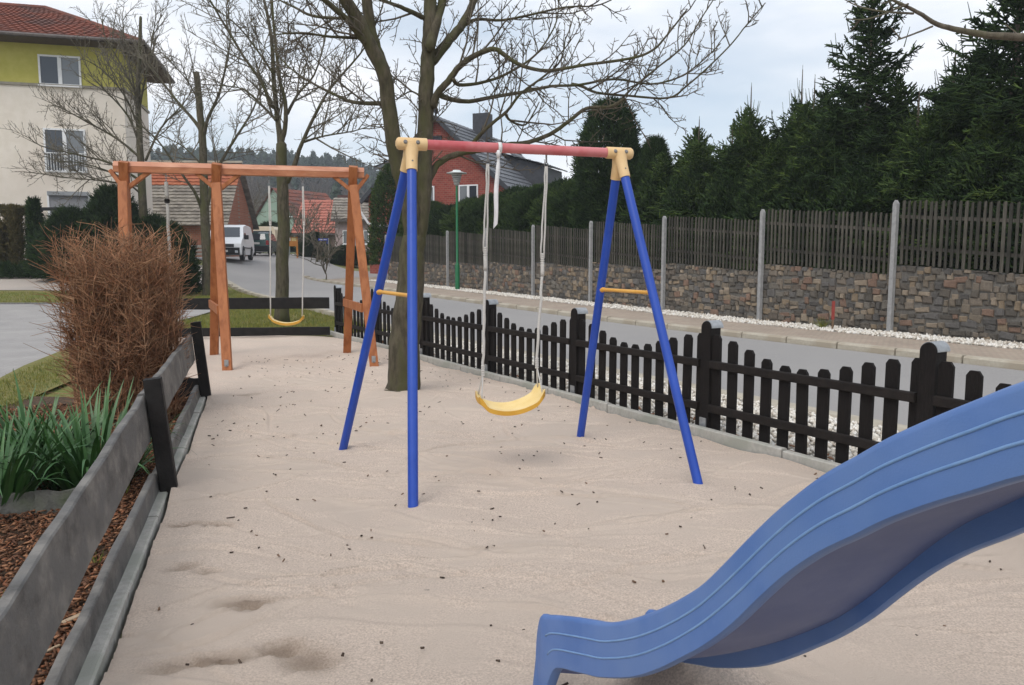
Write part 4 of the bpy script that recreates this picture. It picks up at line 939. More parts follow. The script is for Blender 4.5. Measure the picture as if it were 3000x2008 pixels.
for i, (s, n, sx, sz) in enumerate(((-8.1, 11.0, 1, .82), (-9.6, 11.2, 1, .84), (-11.2, 11.0, 1, .86), (-12.9, 11.2, 1, .84), (-14.7, 11.0, 1.0, .82), (-16.8, 11.2, 1.0, .84), (-19.2, 11.0, 1.0, .80), (-21.8, 11.2, 1.0, .9),
                                    (-6.6, 10.7, .9, .84), (-5.2, 10.6, .9, .86), (-3.8, 10.5, .9, .88), (-2.4, 10.5, .9, .9), (-1.0, 10.5, .9, .86), (.4, 10.5, .9, .84), (1.7, 10.5, .9, .9), (3.0, 10.5, .9, .82), (4.3, 10.5, .9, .85), (5.6, 10.5, .9, .84), (6.9, 10.5, .9, .84), (8.2, 10.5, .9, .85), (9.5, 10.6, .9, .85),
      (-8.8, 11.7, 1, .95), (-10.4, 11.7, 1, .93), (-12.1, 11.8, 1, .92), (-14.0, 11.8, 1, .93), (-16.0, 11.8, 1, .9), (-18.2, 11.8, 1, .88), (-7.2, 11.9, 1, 1.0), (-4.4, 12.4, 1, 1.12), (-2.6, 12.6, 1, 1.18), (.3, 12.4, 1, 1.2), (2.2, 12.5, 1, 1.2), (4.2, 12.4, 1, 1.22), (6.0, 12.6, 1, 1.25), (7.6, 12.4, 1, 1.2))):
    hb = conifer('evergreen_bush', put(s, n + .75), ('tall' if n > 11.5 else 'dense low') + ' evergreen bush ' + panel_of(s), dome_b[i % 2] if s < -6.9 else sp_low[i % 3], 2.6, M_needle2 if i % 3 else M_needle, 'bushes of the evergreen hedge', (sx, sz), i * .9)
    ic = link('inner_crown', core, M_needle, hb); ic.scale = (sx, sx, sz * .95)
conifer('cypress', put(-23.6, 10.6), 'bright green conifer in front of the red brick gable house', seg_mesh('cypress_crown', dome_segs(15, 5.1, 1.0, 1.0, 7000, .026, .2, .6), 3), 4.0, M_needle2, G1)

# ================================================================== shrubs and strap-leaved plants in the near bed
M_red_twig = mat('reddish_twigs', (.25, .125, .068), (.40, .235, .135), 6, .85, island=True, rand=[(1, 1, 1), (.7, .68, .66), (1.25, 1.2, 1.15), (.55, .5, .48), (1.1, .95, .9)])
def shrub():
    r = random.Random(12); S = []; c = Vector((-3.36, 6.75, -.03))
    root = thing('twiggy_shrub', c, 'clipped bare reddish-brown twiggy shrub beside the plank fence', 'shrub')
    for k in range(430):
        a = r.random() * 6.28; q = math.sqrt(r.random()); bx, by = math.cos(a) * q * .41, math.sin(a) * q * .30; hh = r.uniform(1.15, 1.66) if r.random() < .75 else r.uniform(.5, 1.1)
        tx, ty = bx * 1.12 + r.gauss(0, .09), by * 1.4 + r.gauss(0, .1); tx = max(-.46, min(.44, tx))
        p = np.array([bx, by, 0.0]); d = np.array([tx - bx, ty - by, hh]); n = 7; pts = [p]; r0 = r.uniform(.004, .0085)
        for i in range(n):
            t = (i + 1) / n; qn = np.array([bx + (tx - bx) * t ** .9, by + (ty - by) * t, hh * t]) + vnoise(r, .018); S.append((*pts[-1], *qn, r0 * (1 - .75 * i / n), r0 * (1 - .75 * (i + 1) / n))); pts.append(qn)
        for i in range(1, n + 1):
            for _ in range(2 if i < 3 else 5):
                p0 = pts[i - 1] + (pts[i] - pts[i - 1]) * r.random(); az = r.random() * 6.28; up = r.uniform(.2, 1.4); dd = np.array([math.cos(az), math.sin(az), up]) ; dd[:2] += np.array([p0[0], p0[1]]) * 1.2; dd /= np.linalg.norm(dd); ln = r.uniform(.07, .30)
                e = p0 + dd * ln * .5; d3 = dd + vnoise(r, .25); e2 = e + d3 / np.linalg.norm(d3) * ln * .5
                if e2[2] > 1.76 or abs(e2[0] + .02) > .53: continue
                S.append((*p0, *e, .0032, .0024)); S.append((*e, *e2, .0024, .0013))
    for k in range(14):       # long shoots at the left side
        z = r.uniform(.25, 1.5); p = np.array([-.34, r.gauss(0, .15), z]); d = np.array([-r.uniform(.25, .55), r.gauss(0, .1), r.uniform(.0, .35)]); m_ = p + d * .5 + vnoise(r, .02)
        S.append((*p, *m_, .004, .003)); S.append((*m_, *(p + d), .003, .0012))
    link('twigs', seg_mesh('twigs', S, 3), M_red_twig, root)
shrub()
M_leaf = mat('strap_leaf', (.032, .095, .028), (.06, .14, .042), 5, .45, .1, spec=.45, rand=[(.75, .8, .75), (1.25, 1.2, 1.1)])
def leaf_mesh(seed):
    r = random.Random(seed); n = 9; ln = r.uniform(.42, .62); bend = r.uniform(.25, 1.5) if seed > 3 else r.uniform(.05, .3); V = []; p = Vector((0, 0, 0)); th = R(80) - r.uniform(0, .3)
    for i in range(n + 1):
        t = i / n; wd = .0135 * (1 - t ** 2.2) * (1 if t > .1 else .8) + .0006; V += [p + Vector((0, -wd, .004 * (1 - t))), p + Vector((0, 0, -.001)), p + Vector((0, wd, .004 * (1 - t)))]
        a = th - bend * t * t * 1.6; p = p + Vector((math.cos(a), 0, math.sin(a))) * ln / n
    F = []
    for i in range(n): F += [(i * 3, i * 3 + 1, i * 3 + 4, i * 3 + 3), (i * 3 + 1, i * 3 + 2, i * 3 + 5, i * 3 + 4)]
    mb = MB().add(V, F); return mb.mesh('leaf', True)
leafs = [leaf_mesh(s) for s in range(9)]
for (x, y, n, rad, lab) in ((-2.60, 4.72, 200,  .22, 'large clump of arching green strap leaves beside the plank fence'), (-3.08, 4.95, 170, .22, 'clump of upright green strap leaves behind the larger arching clump'), (-2.92, 4.28, 130, .18, 'low clump of drooping strap leaves at the edge of the stone border')):
    pl = thing('strap_leaf_plant', (x, y, -.02), lab, 'plant', 'strap leaf plants in the bark bed')
    for k in range(n):
        o = link('leaf', leafs[rng.randrange(9)], M_leaf, pl); a = rng.random() * 6.28; q = rad * math.sqrt(rng.random()); o.location = (math.cos(a) * q, math.sin(a) * q, 0)
        o.rotation_euler = (rng.gauss(0, .12), rng.uniform(-.1, .35) * (.5 + q / rad), a + rng.gauss(0, .35)); o.scale = (1.0, rng.uniform(.8, 1.2), 1.0); k_ = rng.uniform(.8, 1.18); o.scale = (k_, k_, k_)
M_bstone = mat('old_border_concrete', (.115, .115, .10), (.19, .185, .165), 16, .95, .9, 40, c3=(.10, .12, .07), scale3=4)
sb_ = thing('stone_border', (-2.75, 4.1, 0), 'low weathered stone border edging the strap leaf plants', 'border')
for k in range(7):
    p = Vector((-2.40 - .235 * k, 4.30 - .10 * k + .02 * (k % 2), 0)); dd = Vector((-.9, -.38 + .06 * (k % 3), 0)).normalized(); b = MB(); hh = .10 + rng.uniform(-.02, .02)
    plq = [p + dd * (.225 * q / 4) for q in range(5)]; V = []
    for q, c in enumerate(plq):
        e = rng.uniform(-.012, .012); V += [c + LN * (-.035 + e) - FZ * .06, c + LN * (.04 + e) - FZ * .06, c + LN * (.035 + e) + FZ * (hh + rng.uniform(-.012, .01)), c + LN * (-.03 + e) + FZ * (hh + rng.uniform(-.012, .01))]
    b.add(V, [(a * 4 + c, a * 4 + (c + 1) % 4, a * 4 + 4 + (c + 1) % 4, a * 4 + 4 + c) for a in range(4) for c in range(4)] + [(0, 1, 2, 3), (19, 18, 17, 16)]); b.build('border_stone', M_bstone, sb_)
sprout = seg_mesh('sprout', [(0, 0, 0, math.cos(a) * .035, math.sin(a) * .035, .07 + .02 * math.sin(a * 3), .004, .0008) for a in [i * .7 for i in range(14)]], 3)
for k, (x, y) in enumerate(((-1.80, 3.48), (-1.83, 2.75), (-1.72, 2.9), (-2.2, 4.55), (-1.95, 3.05))):
    s_ = link('grass_tuft', sprout, M_blade, label='small yellow-green grass tuft sprouting between the bark chips', cat='grass tuft', group='grass tufts in the mulch'); s_.location = (x - .12, y, -.03)
M_stick = mat('split_wood', (.34, .25, .16), (.42, .32, .22), 20, .8)
for k, (p, q, lab) in enumerate((((-1.75, 2.82, .005), (-1.66, 2.98, .012), 'pale broad wood splinter lying on the bark mulch'), ((-1.72, 2.52, .005), (-1.63, 2.68, .012), 'thin light wood splinter lying on the bark mulch'))):
    MB().beam(p, q, .026 - .014 * k, .008, FZ, .002).build('wood_splinter', M_stick, label=lab, cat='stick')

# ================================================================== rubble stone wall with slatted fence on top
M_mortar = mat('mortar', (.115, .107, .095), (.165, .153, .136), 20, .95, .8, 60)
STC = [(.19, .165, .135), (.23, .195, .15), (.115, .11, .105), (.30, .235, .16), (.145, .13, .11), (.26, .17, .125), (.20, .185, .16), (.125, .115, .10), (.24, .205, .165), (.17, .145, .12), (.34, .28, .21), (.16, .155, .15)]
RND = [tuple((c * .9 + .1 * sum(q) / 3) / .25 for c in q) for q in STC]
M_stone = mat('rubble_stone', (.155, .15, .145), (.225, .215, .205), 9, .9, .9, 30, rand=RND)
M_stone_i = mat('rubble_stone_far', (.155, .15, .145), (.225, .215, .205), 9, .9, .9, 30, rand=RND, island=True)
ws = [11.41, 8.24, 5.07, 1.93, -1.26, -4.40, -7.55, -10.72, -13.92, -17.1, -20.5]
def stone_top(s):
    for a, b in zip(ws[:-1], ws[1:]):
        if b <= s <= a: return 1.27 - .20 * (s - b) / (a - b)
    return 1.05
wall = thing('stone_wall', on(-4, 9.4, 0), 'rubble stone retaining wall of mixed grey, brown and ochre stones along the pavement', 'wall')
for a, b in zip(ws[:-1], ws[1:]):
    c = MB(); zz = min(gz(*on(a, 9.3)[:2]), 0) - .2
    V = [on(b, 9.235, zz), on(a, 9.235, zz), on(a, 9.235, 1.055), on(b, 9.235, 1.255)]; V += [p + NV * .35 for p in V]
    c.add(V, [(0, 1, 2, 3), (7, 6, 5, 4), (0, 4, 5, 1), (1, 5, 6, 2), (2, 6, 7, 3), (3, 7, 4, 0)]); c.build('wall_core', M_mortar, wall)
RZ = math.atan2(U.y, U.x)
def stone_mesh(seed):
    r = random.Random(seed); J = lambda k: r.uniform(-k, k); base = [(-.5 + J(.06), -.5 + J(.08)), (.5 + J(.06), -.5 + J(.08)), (.5 + J(.07), .5 + J(.09)), (.0 + J(.2), .52 + J(.05)), (-.5 + J(.07), .5 + J(.09)), (-.53 + J(.03), J(.2))]
    V = [(x, 0.0, z) for x, z in base] + [(x * .97, -.6, z * .97) for x, z in base] + [(x * .76 + J(.03), -1.0 + J(.2), z * .74 + J(.03)) for x, z in base]
    n = 6; F = [(k * n + i, k * n + (i + 1) % n, (k + 1) * n + (i + 1) % n, (k + 1) * n + i) for k in (0, 1) for i in range(n)] + [tuple(range(2 * n, 3 * n))]
    return V, F
svar = [stone_mesh(s) for s in range(12)]; sme = []
for V, F in svar: sme.append(MB().add(V, F).mesh('stone'))
allst = []
r = random.Random(5); z = -.12; row = 0
while z < 1.27:
    h = r.uniform(.115, .16); s = ws[0] + r.random() * .2
    while s > ws[-1] + .1:
        wd = r.choice((.11, .13, .15, .18, .21, .26)) * r.uniform(.85, 1.15); sc = s - wd / 2; top = stone_top(sc); zl = z + r.uniform(-.035, .035); hh = min(h * r.uniform(.72, 1.35), top - zl + .02)
        if hh > .045: allst.append((sc, zl + hh / 2, wd - .026, hh - .022, r.randrange(12), r.uniform(.02, .05), r.gauss(0, .07)))
        s -= wd
    z += h
def shown(q):      # nearest stones that the photograph shows
    return 1 if q[0] < 7.7 and q[1] > .0 else 0
allst.sort(key=lambda q: (-shown(q), -q[0]))
for q in allst[:300]:
    o = link('stone', sme[q[4]], M_stone, wall); o.location = on(q[0], 9.238, q[1]) - wall.location; o.rotation_euler = (0, q[6], RZ); o.scale = (q[2], q[5], q[3])
mb = MB(); rm = Matrix.Rotation(RZ, 3, 'Z')
for q in allst[300:]:
    V, F = svar[q[4]]; ca, sa = math.cos(q[6]), math.sin(q[6]); c = on(q[0], 9.238, q[1])
    mb.add([c + rm @ Vector((x * q[2] * ca + zz * q[3] * sa, y * q[5], -x * q[2] * sa + zz * q[3] * ca)) for x, y, zz in V], F)
mb.build('stones', M_stone_i, wall, kind='stuff')

M_slat = mat('weathered_slats', (.042, .039, .033), (.092, .086, .073), 10, .95, .8, 40, stretch=(6, 6, .5), rand=[(.6, .6, .58), (1.35, 1.3, 1.25)])
M_cpost = mat('pale_concrete_post', (.27, .268, .265), (.34, .335, .33), 14, .9, .4, 60)
sf = thing('slat_fence', on(-4, 9.3, 1.2), 'weathered grey wooden slat fence with concrete posts on the stone wall', 'fence')
for s in ws:
    b = MB(); pr = [(-.042, 0), (.042, 0), (.04, 2.45), (0, 2.515), (-.04, 2.45)]; b.prism(pr, U, FZ, NV * .085, on(s, 9.105, -.06)); b.build('concrete_post', M_cpost, sf)
slm = []
for k in range(5):
    h = 1.0; b = .0205 + .0025 * (k % 3); slm.append(MB().prism([(-b, 0), (b, 0), (b * 1.02, h - .02), (b * .5, h), (-b * .55, h - .004), (-b, h - .022)], U, FZ, NV * .022).mesh('slat'))
for a, b in zip(ws[:-1], ws[1:]):
    n = 29
    for k in range(n):
        s = b + .07 + (a - b - .14) * (k + .5) / n; f = (s - b) / (a - b); zb = 1.275 - .20 * f + rng.uniform(-.01, .03); zt = 2.455 - .24 * f + rng.uniform(-.012, .012)
        o = link('slat', slm[rng.randrange(5)], M_slat, sf); o.location = on(s + rng.uniform(-.006, .006), 9.19, zb) - sf.location; o.scale = (1, 1, zt - zb); o.rotation_euler = (0, rng.gauss(0, .006), 0)
    for dz in (.30, .86):
        MB().beam(on(b + .05, 9.235, 2.455 - dz), on(a - .05, 9.235, 2.215 - dz), .04, .06, FZ).build('rail', M_slat, sf)
sheet('garden_terrace', [on(14, 9.45)[:2], on(-22, 9.45)[:2], on(-22, 40)[:2], on(14, 40)[:2]], .75, M_soil, 6.0)

# small red stake with weed by the wall
st = thing('marker_stake', on(4.15, 8.72, 0), 'short red-topped wooden stake in the pebbles before the stone wall', 'stake')
MB().box(on(4.15, 8.72, .12), (.035, .02, .26)).build('foot', mat('stake_wood', (.2, .13, .08), None, 20), st); MB().box(on(4.15, 8.72, .385), (.055, .024, .36)).build('red_top', mat('stake_red', (.26, .045, .035), (.3, .06, .05), 20, .7), st)
wd_ = seg_mesh('weed', [(0, 0, 0, nr.normal(0, .12), nr.normal(0, .1), nr.uniform(.06, .26), .006, .002) for _ in range(60)], 3)
link('weed', wd_, M_blade, label='small green weed beside the red stake at the wall', cat='weed').location = on(3.85, 8.85, 0)

# ================================================================== street lamps
M_green = mat('green_lamp_post', (.012, .13, .05), (.016, .15, .06), 12, .45, .1, spec=.4)
M_lampw = mat('lamp_white', (.62, .66, .64), (.70, .73, .72), 12, .5)
M_lampg = mat('lamp_louvre', (.30, .30, .28), (.38, .37, .35), 12, .5)
def lamp(p, h, label, m):
    t = thing('street_lamp', p, label, 'street lamp', 'street lamps'); c = Vector(p)
    MB().lathe(c, [(.085, -.05), (.085, .95), (.075, 1.0), (.045, 1.06), (.042, h - .55)], 12).build('pole', m, t, True, 40)
    hd = MB().lathe(c + FZ * (h - .56), [(.05, 0), (.10, .05), (.11, .10), (.07, .13)], 14).build('lamp_neck', M_lampg, t, True, 40)
    for k in range(4): MB().lathe(c + FZ * (h - .43 + .075 * k), [(.12 + .018 * k, 0), (.135 + .018 * k, .02), (.135 + .018 * k, .05), (.12 + .018 * k, .062)], 16).build('louvre', M_lampg, hd, True, 40)
    MB().lathe(c + FZ * (h - .13), [(.20, 0), (.37, .012), (.375, .03), (.18, .075), (.15, .08), (.14, .13), (.02, .14)], 20).build('hood', M_lampw, t, True, 40)
pl_ = on(-11.5, 8.72); pl_ = Vector((-2.02, 29.0, gz(-2, 29) - .05)); lamp(pl_, 4.42, 'green street lamp with white hood standing before the slat fence', M_green)
lamp(Vector((-15.6, 55, gz(-15.6, 55) - .06)), 2.75, 'small far street lamp with white hood behind the orange notice board', mat('grey_pole', (.3, .32, .3), None, 10, .5))

# ================================================================== houses
M_render = mat('cream_render', (.68, .61, .52), (.73, .66, .575), 3, .95, .15, 60, c3=(.66, .58, .50), scale3=.25)
M_lime = mat('lime_render', (.44, .40, .095), (.49, .445, .12), 3, .95, .15, 60)
M_white = mat('white_frame', (.70, .70, .70), (.76, .76, .76), 6, .5)
M_glass = glass_mat('window_glass', (.035, .04, .05)); M_curtain = glass_mat('curtained_glass', (.16, .17, .18), .15)
M_roofr = mat('old_red_tiles', (.15, .05, .035), (.235, .08, .052), 5, .9, .8, 16, stretch=(1, 1, 3), c3=(.12, .06, .05), scale3=.8)
M_gut = mat('dark_gutter', (.09, .075, .07), (.13, .11, .10), 8, .6)
M_soff = mat('brown_soffit', (.075, .055, .04), (.1, .075, .055), 8, .8)
def frame(c, ang):
    """local axes of a building: u along its front to the right, v away from the viewer"""
    return Vector(c), Vector((math.cos(ang), math.sin(ang), 0)), Vector((-math.sin(ang), math.cos(ang), 0))
def tiled(mb, a, b, c, d, rows, cols, step=.05, wave=.03):
    """roof slope a-b eave, d-c ridge: overlapping courses with a rolled tile profile"""
    a, b, c, d = map(Vector, (a, b, c, d)); nrm = (b - a).cross(d - a).normalized()
    if nrm.z < 0: nrm = -nrm
    V = []; F = []
    for i in range(rows):
        f0, f1 = i / rows, min(1, (i + 1.15) / rows); base = len(V); m = cols * 2
        for e, (f, lift) in enumerate(((f0, step), (f1, 0.0))):
            l, q = a + (d - a) * f, b + (c - b) * f
            for j in range(m + 1): V.append(l + (q - l) * (j / m) + nrm * (lift + (wave if j % 2 else 0)))
        l, q = a + (d - a) * f0, b + (c - b) * f0
        for j in range(m + 1): V.append(l + (q - l) * (j / m) + nrm * -.01)
        for j in range(m): F += [(base + j, base + j + 1, base + m + 2 + j, base + m + 1 + j), (base + 2 * m + 2 + j, base + 2 * m + 3 + j, base + j + 1, base + j)]
    return mb.add(V, F)
def window(parent, c, u, v, w_, h_, panes=2, gm=(None, None), fm=None, sill=True):
    """frame with reveal, panes and a sill; c = centre on the wall face, v points into the wall"""
    fm = fm or M_white; c = Vector(c); fr = MB(); t = .07
    fr.beam(c - u * w_ / 2 - FZ * h_ / 2, c - u * w_ / 2 + FZ * h_ / 2, t, .09, v); fr.beam(c + u * w_ / 2 - FZ * h_ / 2, c + u * w_ / 2 + FZ * h_ / 2, t, .09, v)
    fr.beam(c - u * (w_ / 2 - t / 2) + FZ * (h_ / 2 - t / 2), c + u * (w_ / 2 - t / 2) + FZ * (h_ / 2 - t / 2), .088, t, FZ); fr.beam(c - u * (w_ / 2 - t / 2) - FZ * (h_ / 2 - t / 2), c + u * (w_ / 2 - t / 2) - FZ * (h_ / 2 - t / 2), .088, t, FZ)
    for k in range(1, panes):
        p = c + u * (-w_ / 2 + w_ * k / panes); fr.beam(p - FZ * (h_ / 2 - t), p + FZ * (h_ / 2 - t), .14, .092, v)
    o = fr.build('window', fm, parent)
    for k in range(panes):
        p = c + u * (-w_ / 2 + w_ * (k + .5) / panes) - v * .012; g = gm[k % len(gm)] or M_glass; hw = w_ / panes / 2
        MB().quad(p - u * hw - FZ * h_ / 2, p + u * hw - FZ * h_ / 2, p + u * hw + FZ * h_ / 2, p - u * hw + FZ * h_ / 2).build('pane', g, o)
    if sill: MB().beam(c - u * (w_ / 2 + .06) - FZ * (h_ / 2 + .03) - v * .06, c + u * (w_ / 2 + .06) - FZ * (h_ / 2 + .03) - v * .06, .16, .05, FZ).build('sill', M_white, o)
    return o

# cream and lime house on the left
hc, hu, hv = frame((-15.95, 33.0, .6), R(15)); W_, Dp = 16.0, 5.4
house = thing('house', hc - hu * 5, 'three-storey cream house with lime-green top floor and red hipped roof', 'house')
def hp(x, y, z): p = hc + hu * x + hv * y; p.z = z; return p
b = MB(); b.add([hp(-W_, 0, .3), hp(0, 0, .3), hp(0, Dp, .3), hp(-W_, Dp, .3), hp(-W_, 0, 8.26), hp(0, 0, 8.26), hp(0, Dp, 8.26), hp(-W_, Dp, 8.26)], [(0, 1, 5, 4), (1, 2, 6, 5), (2, 3, 7, 6), (3, 0, 4, 7)]); b.build('wall', M_render, house)
b = MB(); b.add([hp(-W_, 0, 8.30), hp(0, 0, 8.30), hp(0, Dp, 8.30), hp(-W_, Dp, 8.30), hp(-W_, 0, 10.1), hp(0, 0, 10.1), hp(0, Dp, 10.1), hp(-W_, Dp, 10.1)], [(0, 1, 5, 4), (1, 2, 6, 5), (2, 3, 7, 6), (3, 0, 4, 7)]); b.build('upper_wall', M_lime, house)
b = MB(); b.beam(hp(-W_, -.03, 8.28), hp(.04, -.03, 8.28), .08, .10, FZ); b.beam(hp(.03, -.04, 8.28), hp(.03, Dp, 8.28), .08, .10, FZ); b.build('string_course', mat('grey_band', (.30, .27, .22), None, 5), house)
ev = 1.0; E = [hp(-W_ - ev, -ev, 9.95), hp(ev, -ev, 9.95), hp(ev, Dp + ev, 9.95), hp(-W_ - ev, Dp + ev, 9.95)]; RL, RR = hp(-W_ + 3.6, Dp / 2, 11.95), hp(-3.4, Dp / 2, 11.95)
b = MB(); tiled(b, E[0], E[1], RR, RL, 17, 56); rf = b.build('roof', M_roofr, house)
b = MB(); tiled(b, E[1], E[2], RR, RR + hu * .02, 17, 26); b.build('roof', M_roofr, house)
b = MB(); b.add([E[2], E[3], RL, RR, E[0]], [(0, 1, 2, 3), (1, 4, 2)]); b.build('roof', M_roofr, house)
b = MB(); b.add([q - FZ * .03 for q in E], [(0, 1, 2, 3)]); b.add([q - FZ * .08 for q in E], [(3, 2, 1, 0)]); b.build('soffit', M_soff, house)
b = MB(); b.tube([E[1], E[1] + (RR - E[1]) * .5 + FZ * .06, RR + FZ * .05, RL + FZ * .05], .11, 8); b.build('ridge_tiles', M_roofr, rf)
b = MB(); b.tube([E[0] - hv * .06, E[1] - hv * .06 + hu * .06, E[2] + hu * .06], .075, 8); b.build('gutter', M_gut, house)
window(house, hp(-2.30, -.02, 8.87), hu, hv, 1.46, 1.18, 2, (M_glass, M_curtain))
w2 = window(house, hp(-2.28, -.02, 5.72), hu, hv, 1.46, 1.75, 2, (M_glass, M_curtain), sill=False)
for k in range(15): MB().tube([hp(-2.28 - .72 + 1.44 * k / 14, -.16, 4.88), hp(-2.28 - .72 + 1.44 * k / 14, -.16, 5.58)], .013, 5).build('railing_bar', M_white, w2)
for z in (4.88, 5.6): MB().tube([hp(-3.04, -.16, z), hp(-1.52, -.16, z)], .022, 6).build('railing_rail', M_white, w2)
sh = window(house, hp(-2.26, -.02, 3.3), hu, hv, 1.5, 1.5, 1, (mat('grey_shutter', (.22, .22, .23), (.26, .26, .27), 6, .6, .3),), sill=False)
MB().box(hp(-2.26, -.09, 4.0), (1.5, .14, .16), Matrix.Rotation(R(15), 3, 'Z')).build('shutter_box', mat('grey_box', (.30, .31, .32), None, 6, .5), sh)
for x in (-8.2, -12.4):
    for z in (8.87, 5.72, 3.2): window(house, hp(x, -.02, z), hu, hv, 1.46, 1.25, 2, (M_glass, M_curtain))

# brick barn with patched red and grey roof
M_brick = brick_mat('red_brick', (.30, .105, .06), (.36, .14, .08), (.26, .2, .16), 2.2, .5, .25, .02, axes=(R(90), 0, 0))
M_brick2 = brick_mat('dark_red_brick', (.21, .042, .031), (.30, .07, .05), (.26, .16, .13), 2.2, .5, .25, .018, axes=(R(90), 0, 0))
bc, bu, bv = frame((-16.75, 46, 1.0), R(3)); bn = thing('barn', bc - bu * 3, 'long brick barn with patched red and weathered grey roof', 'barn')
def bp(x, y, z): p = bc + bu * x + bv * y; p.z = z; return p
b = MB(); b.add([bp(-13, 0, .3), bp(0, 0, .3), bp(0, 6, .3), bp(-13, 6, .3), bp(-13, 0, 3.5), bp(0, 0, 3.5), bp(0, 6, 3.5), bp(-13, 6, 3.5), bp(0, 3, 6.8), bp(-13, 3, 6.8)], [(0, 1, 5, 4), (1, 2, 6, 8, 5), (2, 3, 7, 6), (3, 0, 4, 9, 7)]); b.build('wall', M_brick, bn)
e0, e1, r0_, r1_ = bp(-13.3, -.4, 3.25), bp(.3, -.4, 3.25), bp(.3, 3, 7.15), bp(-13.3, 3, 7.15); m0, m1 = e0 + (r1_ - e0) * .63, e1 + (r0_ - e1) * .63
M_roofg = mat('weathered_grey_tiles', (.20, .175, .145), (.30, .265, .22), 3, .9, .8, 10, stretch=(1, 1, 2), c3=(.15, .13, .11), scale3=.9)
b = MB(); tiled(b, e0, e1, m1, m0, 12, 36, .07, .03); b.build('roof', M_roofg, bn)
b = MB(); tiled(b, m0, m1, r0_, r1_, 7, 36, .06, .03); b.build('roof', mat('orange_tiles', (.30, .085, .04), (.38, .13, .065), 3, .9, .5, 10), bn)
b = MB(); b.add([r1_, r0_, bp(.3, 6.4, 3.25), bp(-13.3, 6.4, 3.25)], [(0, 1, 2, 3)]); b.build('roof', M_roofg, bn)
b = MB(); b.beam(r1_ + FZ * .1, r0_ + FZ * .1, .3, .12, FZ); b.build('ridge', M_curb2, bn)

# dark-roofed brick gable house behind the hedge
M_slate = mat('slate_tiles', (.075, .08, .09), (.12, .125, .14), 4, .55, .4, 14, spec=.5)
M_clad = mat('dark_cladding', (.035, .037, .043), (.05, .052, .06), 6, .6)
ga = Vector((-4.2, 45, 0)); gr, gg = Vector((.358, .934, 0)), Vector((.934, -.358, 0)); gh = thing('brick_house', ga + Vector((0, 0, .8)), 'red brick gable house with dark slate roof behind the evergreen hedge', 'house')
def gp(x, y, z): p = ga + gg * x + gr * y; p.z = z; return p
hw, ez, az = 4.55, 5.0, 9.25; LnH = 11.0
b = MB(); b.add([gp(-hw, 0, .4), gp(hw, 0, .4), gp(hw, 0, ez), gp(0, 0, az), gp(-hw, 0, ez), gp(-hw, LnH, .4), gp(hw, LnH, .4), gp(hw, LnH, ez), gp(0, LnH, az), gp(-hw, LnH, ez)], [(0, 1, 2, 3, 4), (1, 6, 7, 2), (6, 5, 9, 8, 7), (5, 0, 4, 9)]); b.build('wall', M_brick2, gh)
def slope(sg):
    q = MB(); e_, k_ = gp(sg * (hw + .35), -.35, ez - .33), gp(sg * (hw + .35), LnH + .3, ez - .33); rt, rk = gp(0, -.35, az + .05), gp(0, LnH + .3, az + .05)
    tiled(q, e_, k_, rk, rt, 16, 22, .05, .025); o = q.build('roof', M_slate, gh)
    d = MB(); d.beam(e_ - FZ * .06, rt - FZ * .06, .10, .24, FZ); d.build('barge_board', M_clad, o); return o
rl_, rr_ = slope(-1), slope(1)
ch = MB().box(gp(.55, 5.2, az + .15), (1.0, .8, 1.7), Matrix.Rotation(R(-21), 3, 'Z')).build('chimney', M_clad, rr_); MB().tube([gp(.35, 5.2, az + 1), gp(.35, 5.2, az + 1.5)], .05, 6).build('flue', M_zinc, ch); MB().tube([gp(.8, 5.2, az + 1), gp(.8, 5.2, az + 1.25)], .09, 8).build('flue', M_zinc, ch)
def onr(x, y, lift=.12): return gp(x, y, az + .05 - (az - ez + .38) * x / (hw + .35) + lift)
for y0 in (4.3, 6.9):
    MB().add([onr(1.0, y0), onr(1.0, y0 + 1.0), onr(2.1, y0 + 1.0), onr(2.1, y0), onr(1.0, y0, 0), onr(1.0, y0 + 1, 0), onr(2.1, y0 + 1, 0), onr(2.1, y0, 0)], [(0, 1, 2, 3), (0, 4, 5, 1), (3, 2, 6, 7), (0, 3, 7, 4), (1, 5, 6, 2)]).build('skylight', glass_mat('glare_painted_glass', (.35, .38, .42), .05), rr_)  # pale base colour paints sky glare onto the panes
dm = MB(); dm.add([gp(1.8, 5.6, 6.0), gp(1.8, 9.4, 6.0), gp(4.4, 9.4, 4.8), gp(4.4, 5.6, 4.8), gp(1.6, 5.6, 7.75), gp(1.6, 9.4, 7.75), gp(4.4, 9.4, 7.0), gp(4.4, 5.6, 7.0)], [(0, 4, 7, 3), (1, 2, 6, 5), (3, 7, 6, 2), (4, 5, 6, 7)]); dmo = dm.build('dormer', M_clad, rr_)
dr = MB(); tiled(dr, gp(4.7, 5.3, 7.0), gp(4.7, 9.7, 7.0), gp(1.3, 9.7, 7.95), gp(1.3, 5.3, 7.95), 6, 9); dr.build('dormer_roof', M_slate, dmo)
dl = MB(); dl.add([gp(-3.9, .8, 5.2), gp(-3.9, 3.0, 5.2), gp(-1.9, 3.0, 6.4), gp(-1.9, .8, 6.4), gp(-3.9, .8, 6.75), gp(-3.9, 3.0, 6.75), gp(-1.9, 3.0, 7.3), gp(-1.9, .8, 7.3)], [(0, 3, 7, 4), (1, 5, 6, 2), (0, 4, 5, 1)]); dlo = dl.build('dormer', M_clad, rl_)
dr = MB(); tiled(dr, gp(-4.4, .4, 6.7), gp(-4.4, 3.4, 6.7), gp(-1.6, 3.4, 7.75), gp(-1.6, .4, 7.75), 4, 8, .07, .04); dr.add([gp(-4.4, .4, 6.66), gp(-1.6, .4, 7.7), gp(-4.4, .4, 6.45)], [(0, 1, 2)]); dr.build('dormer_roof', M_slate, dlo)
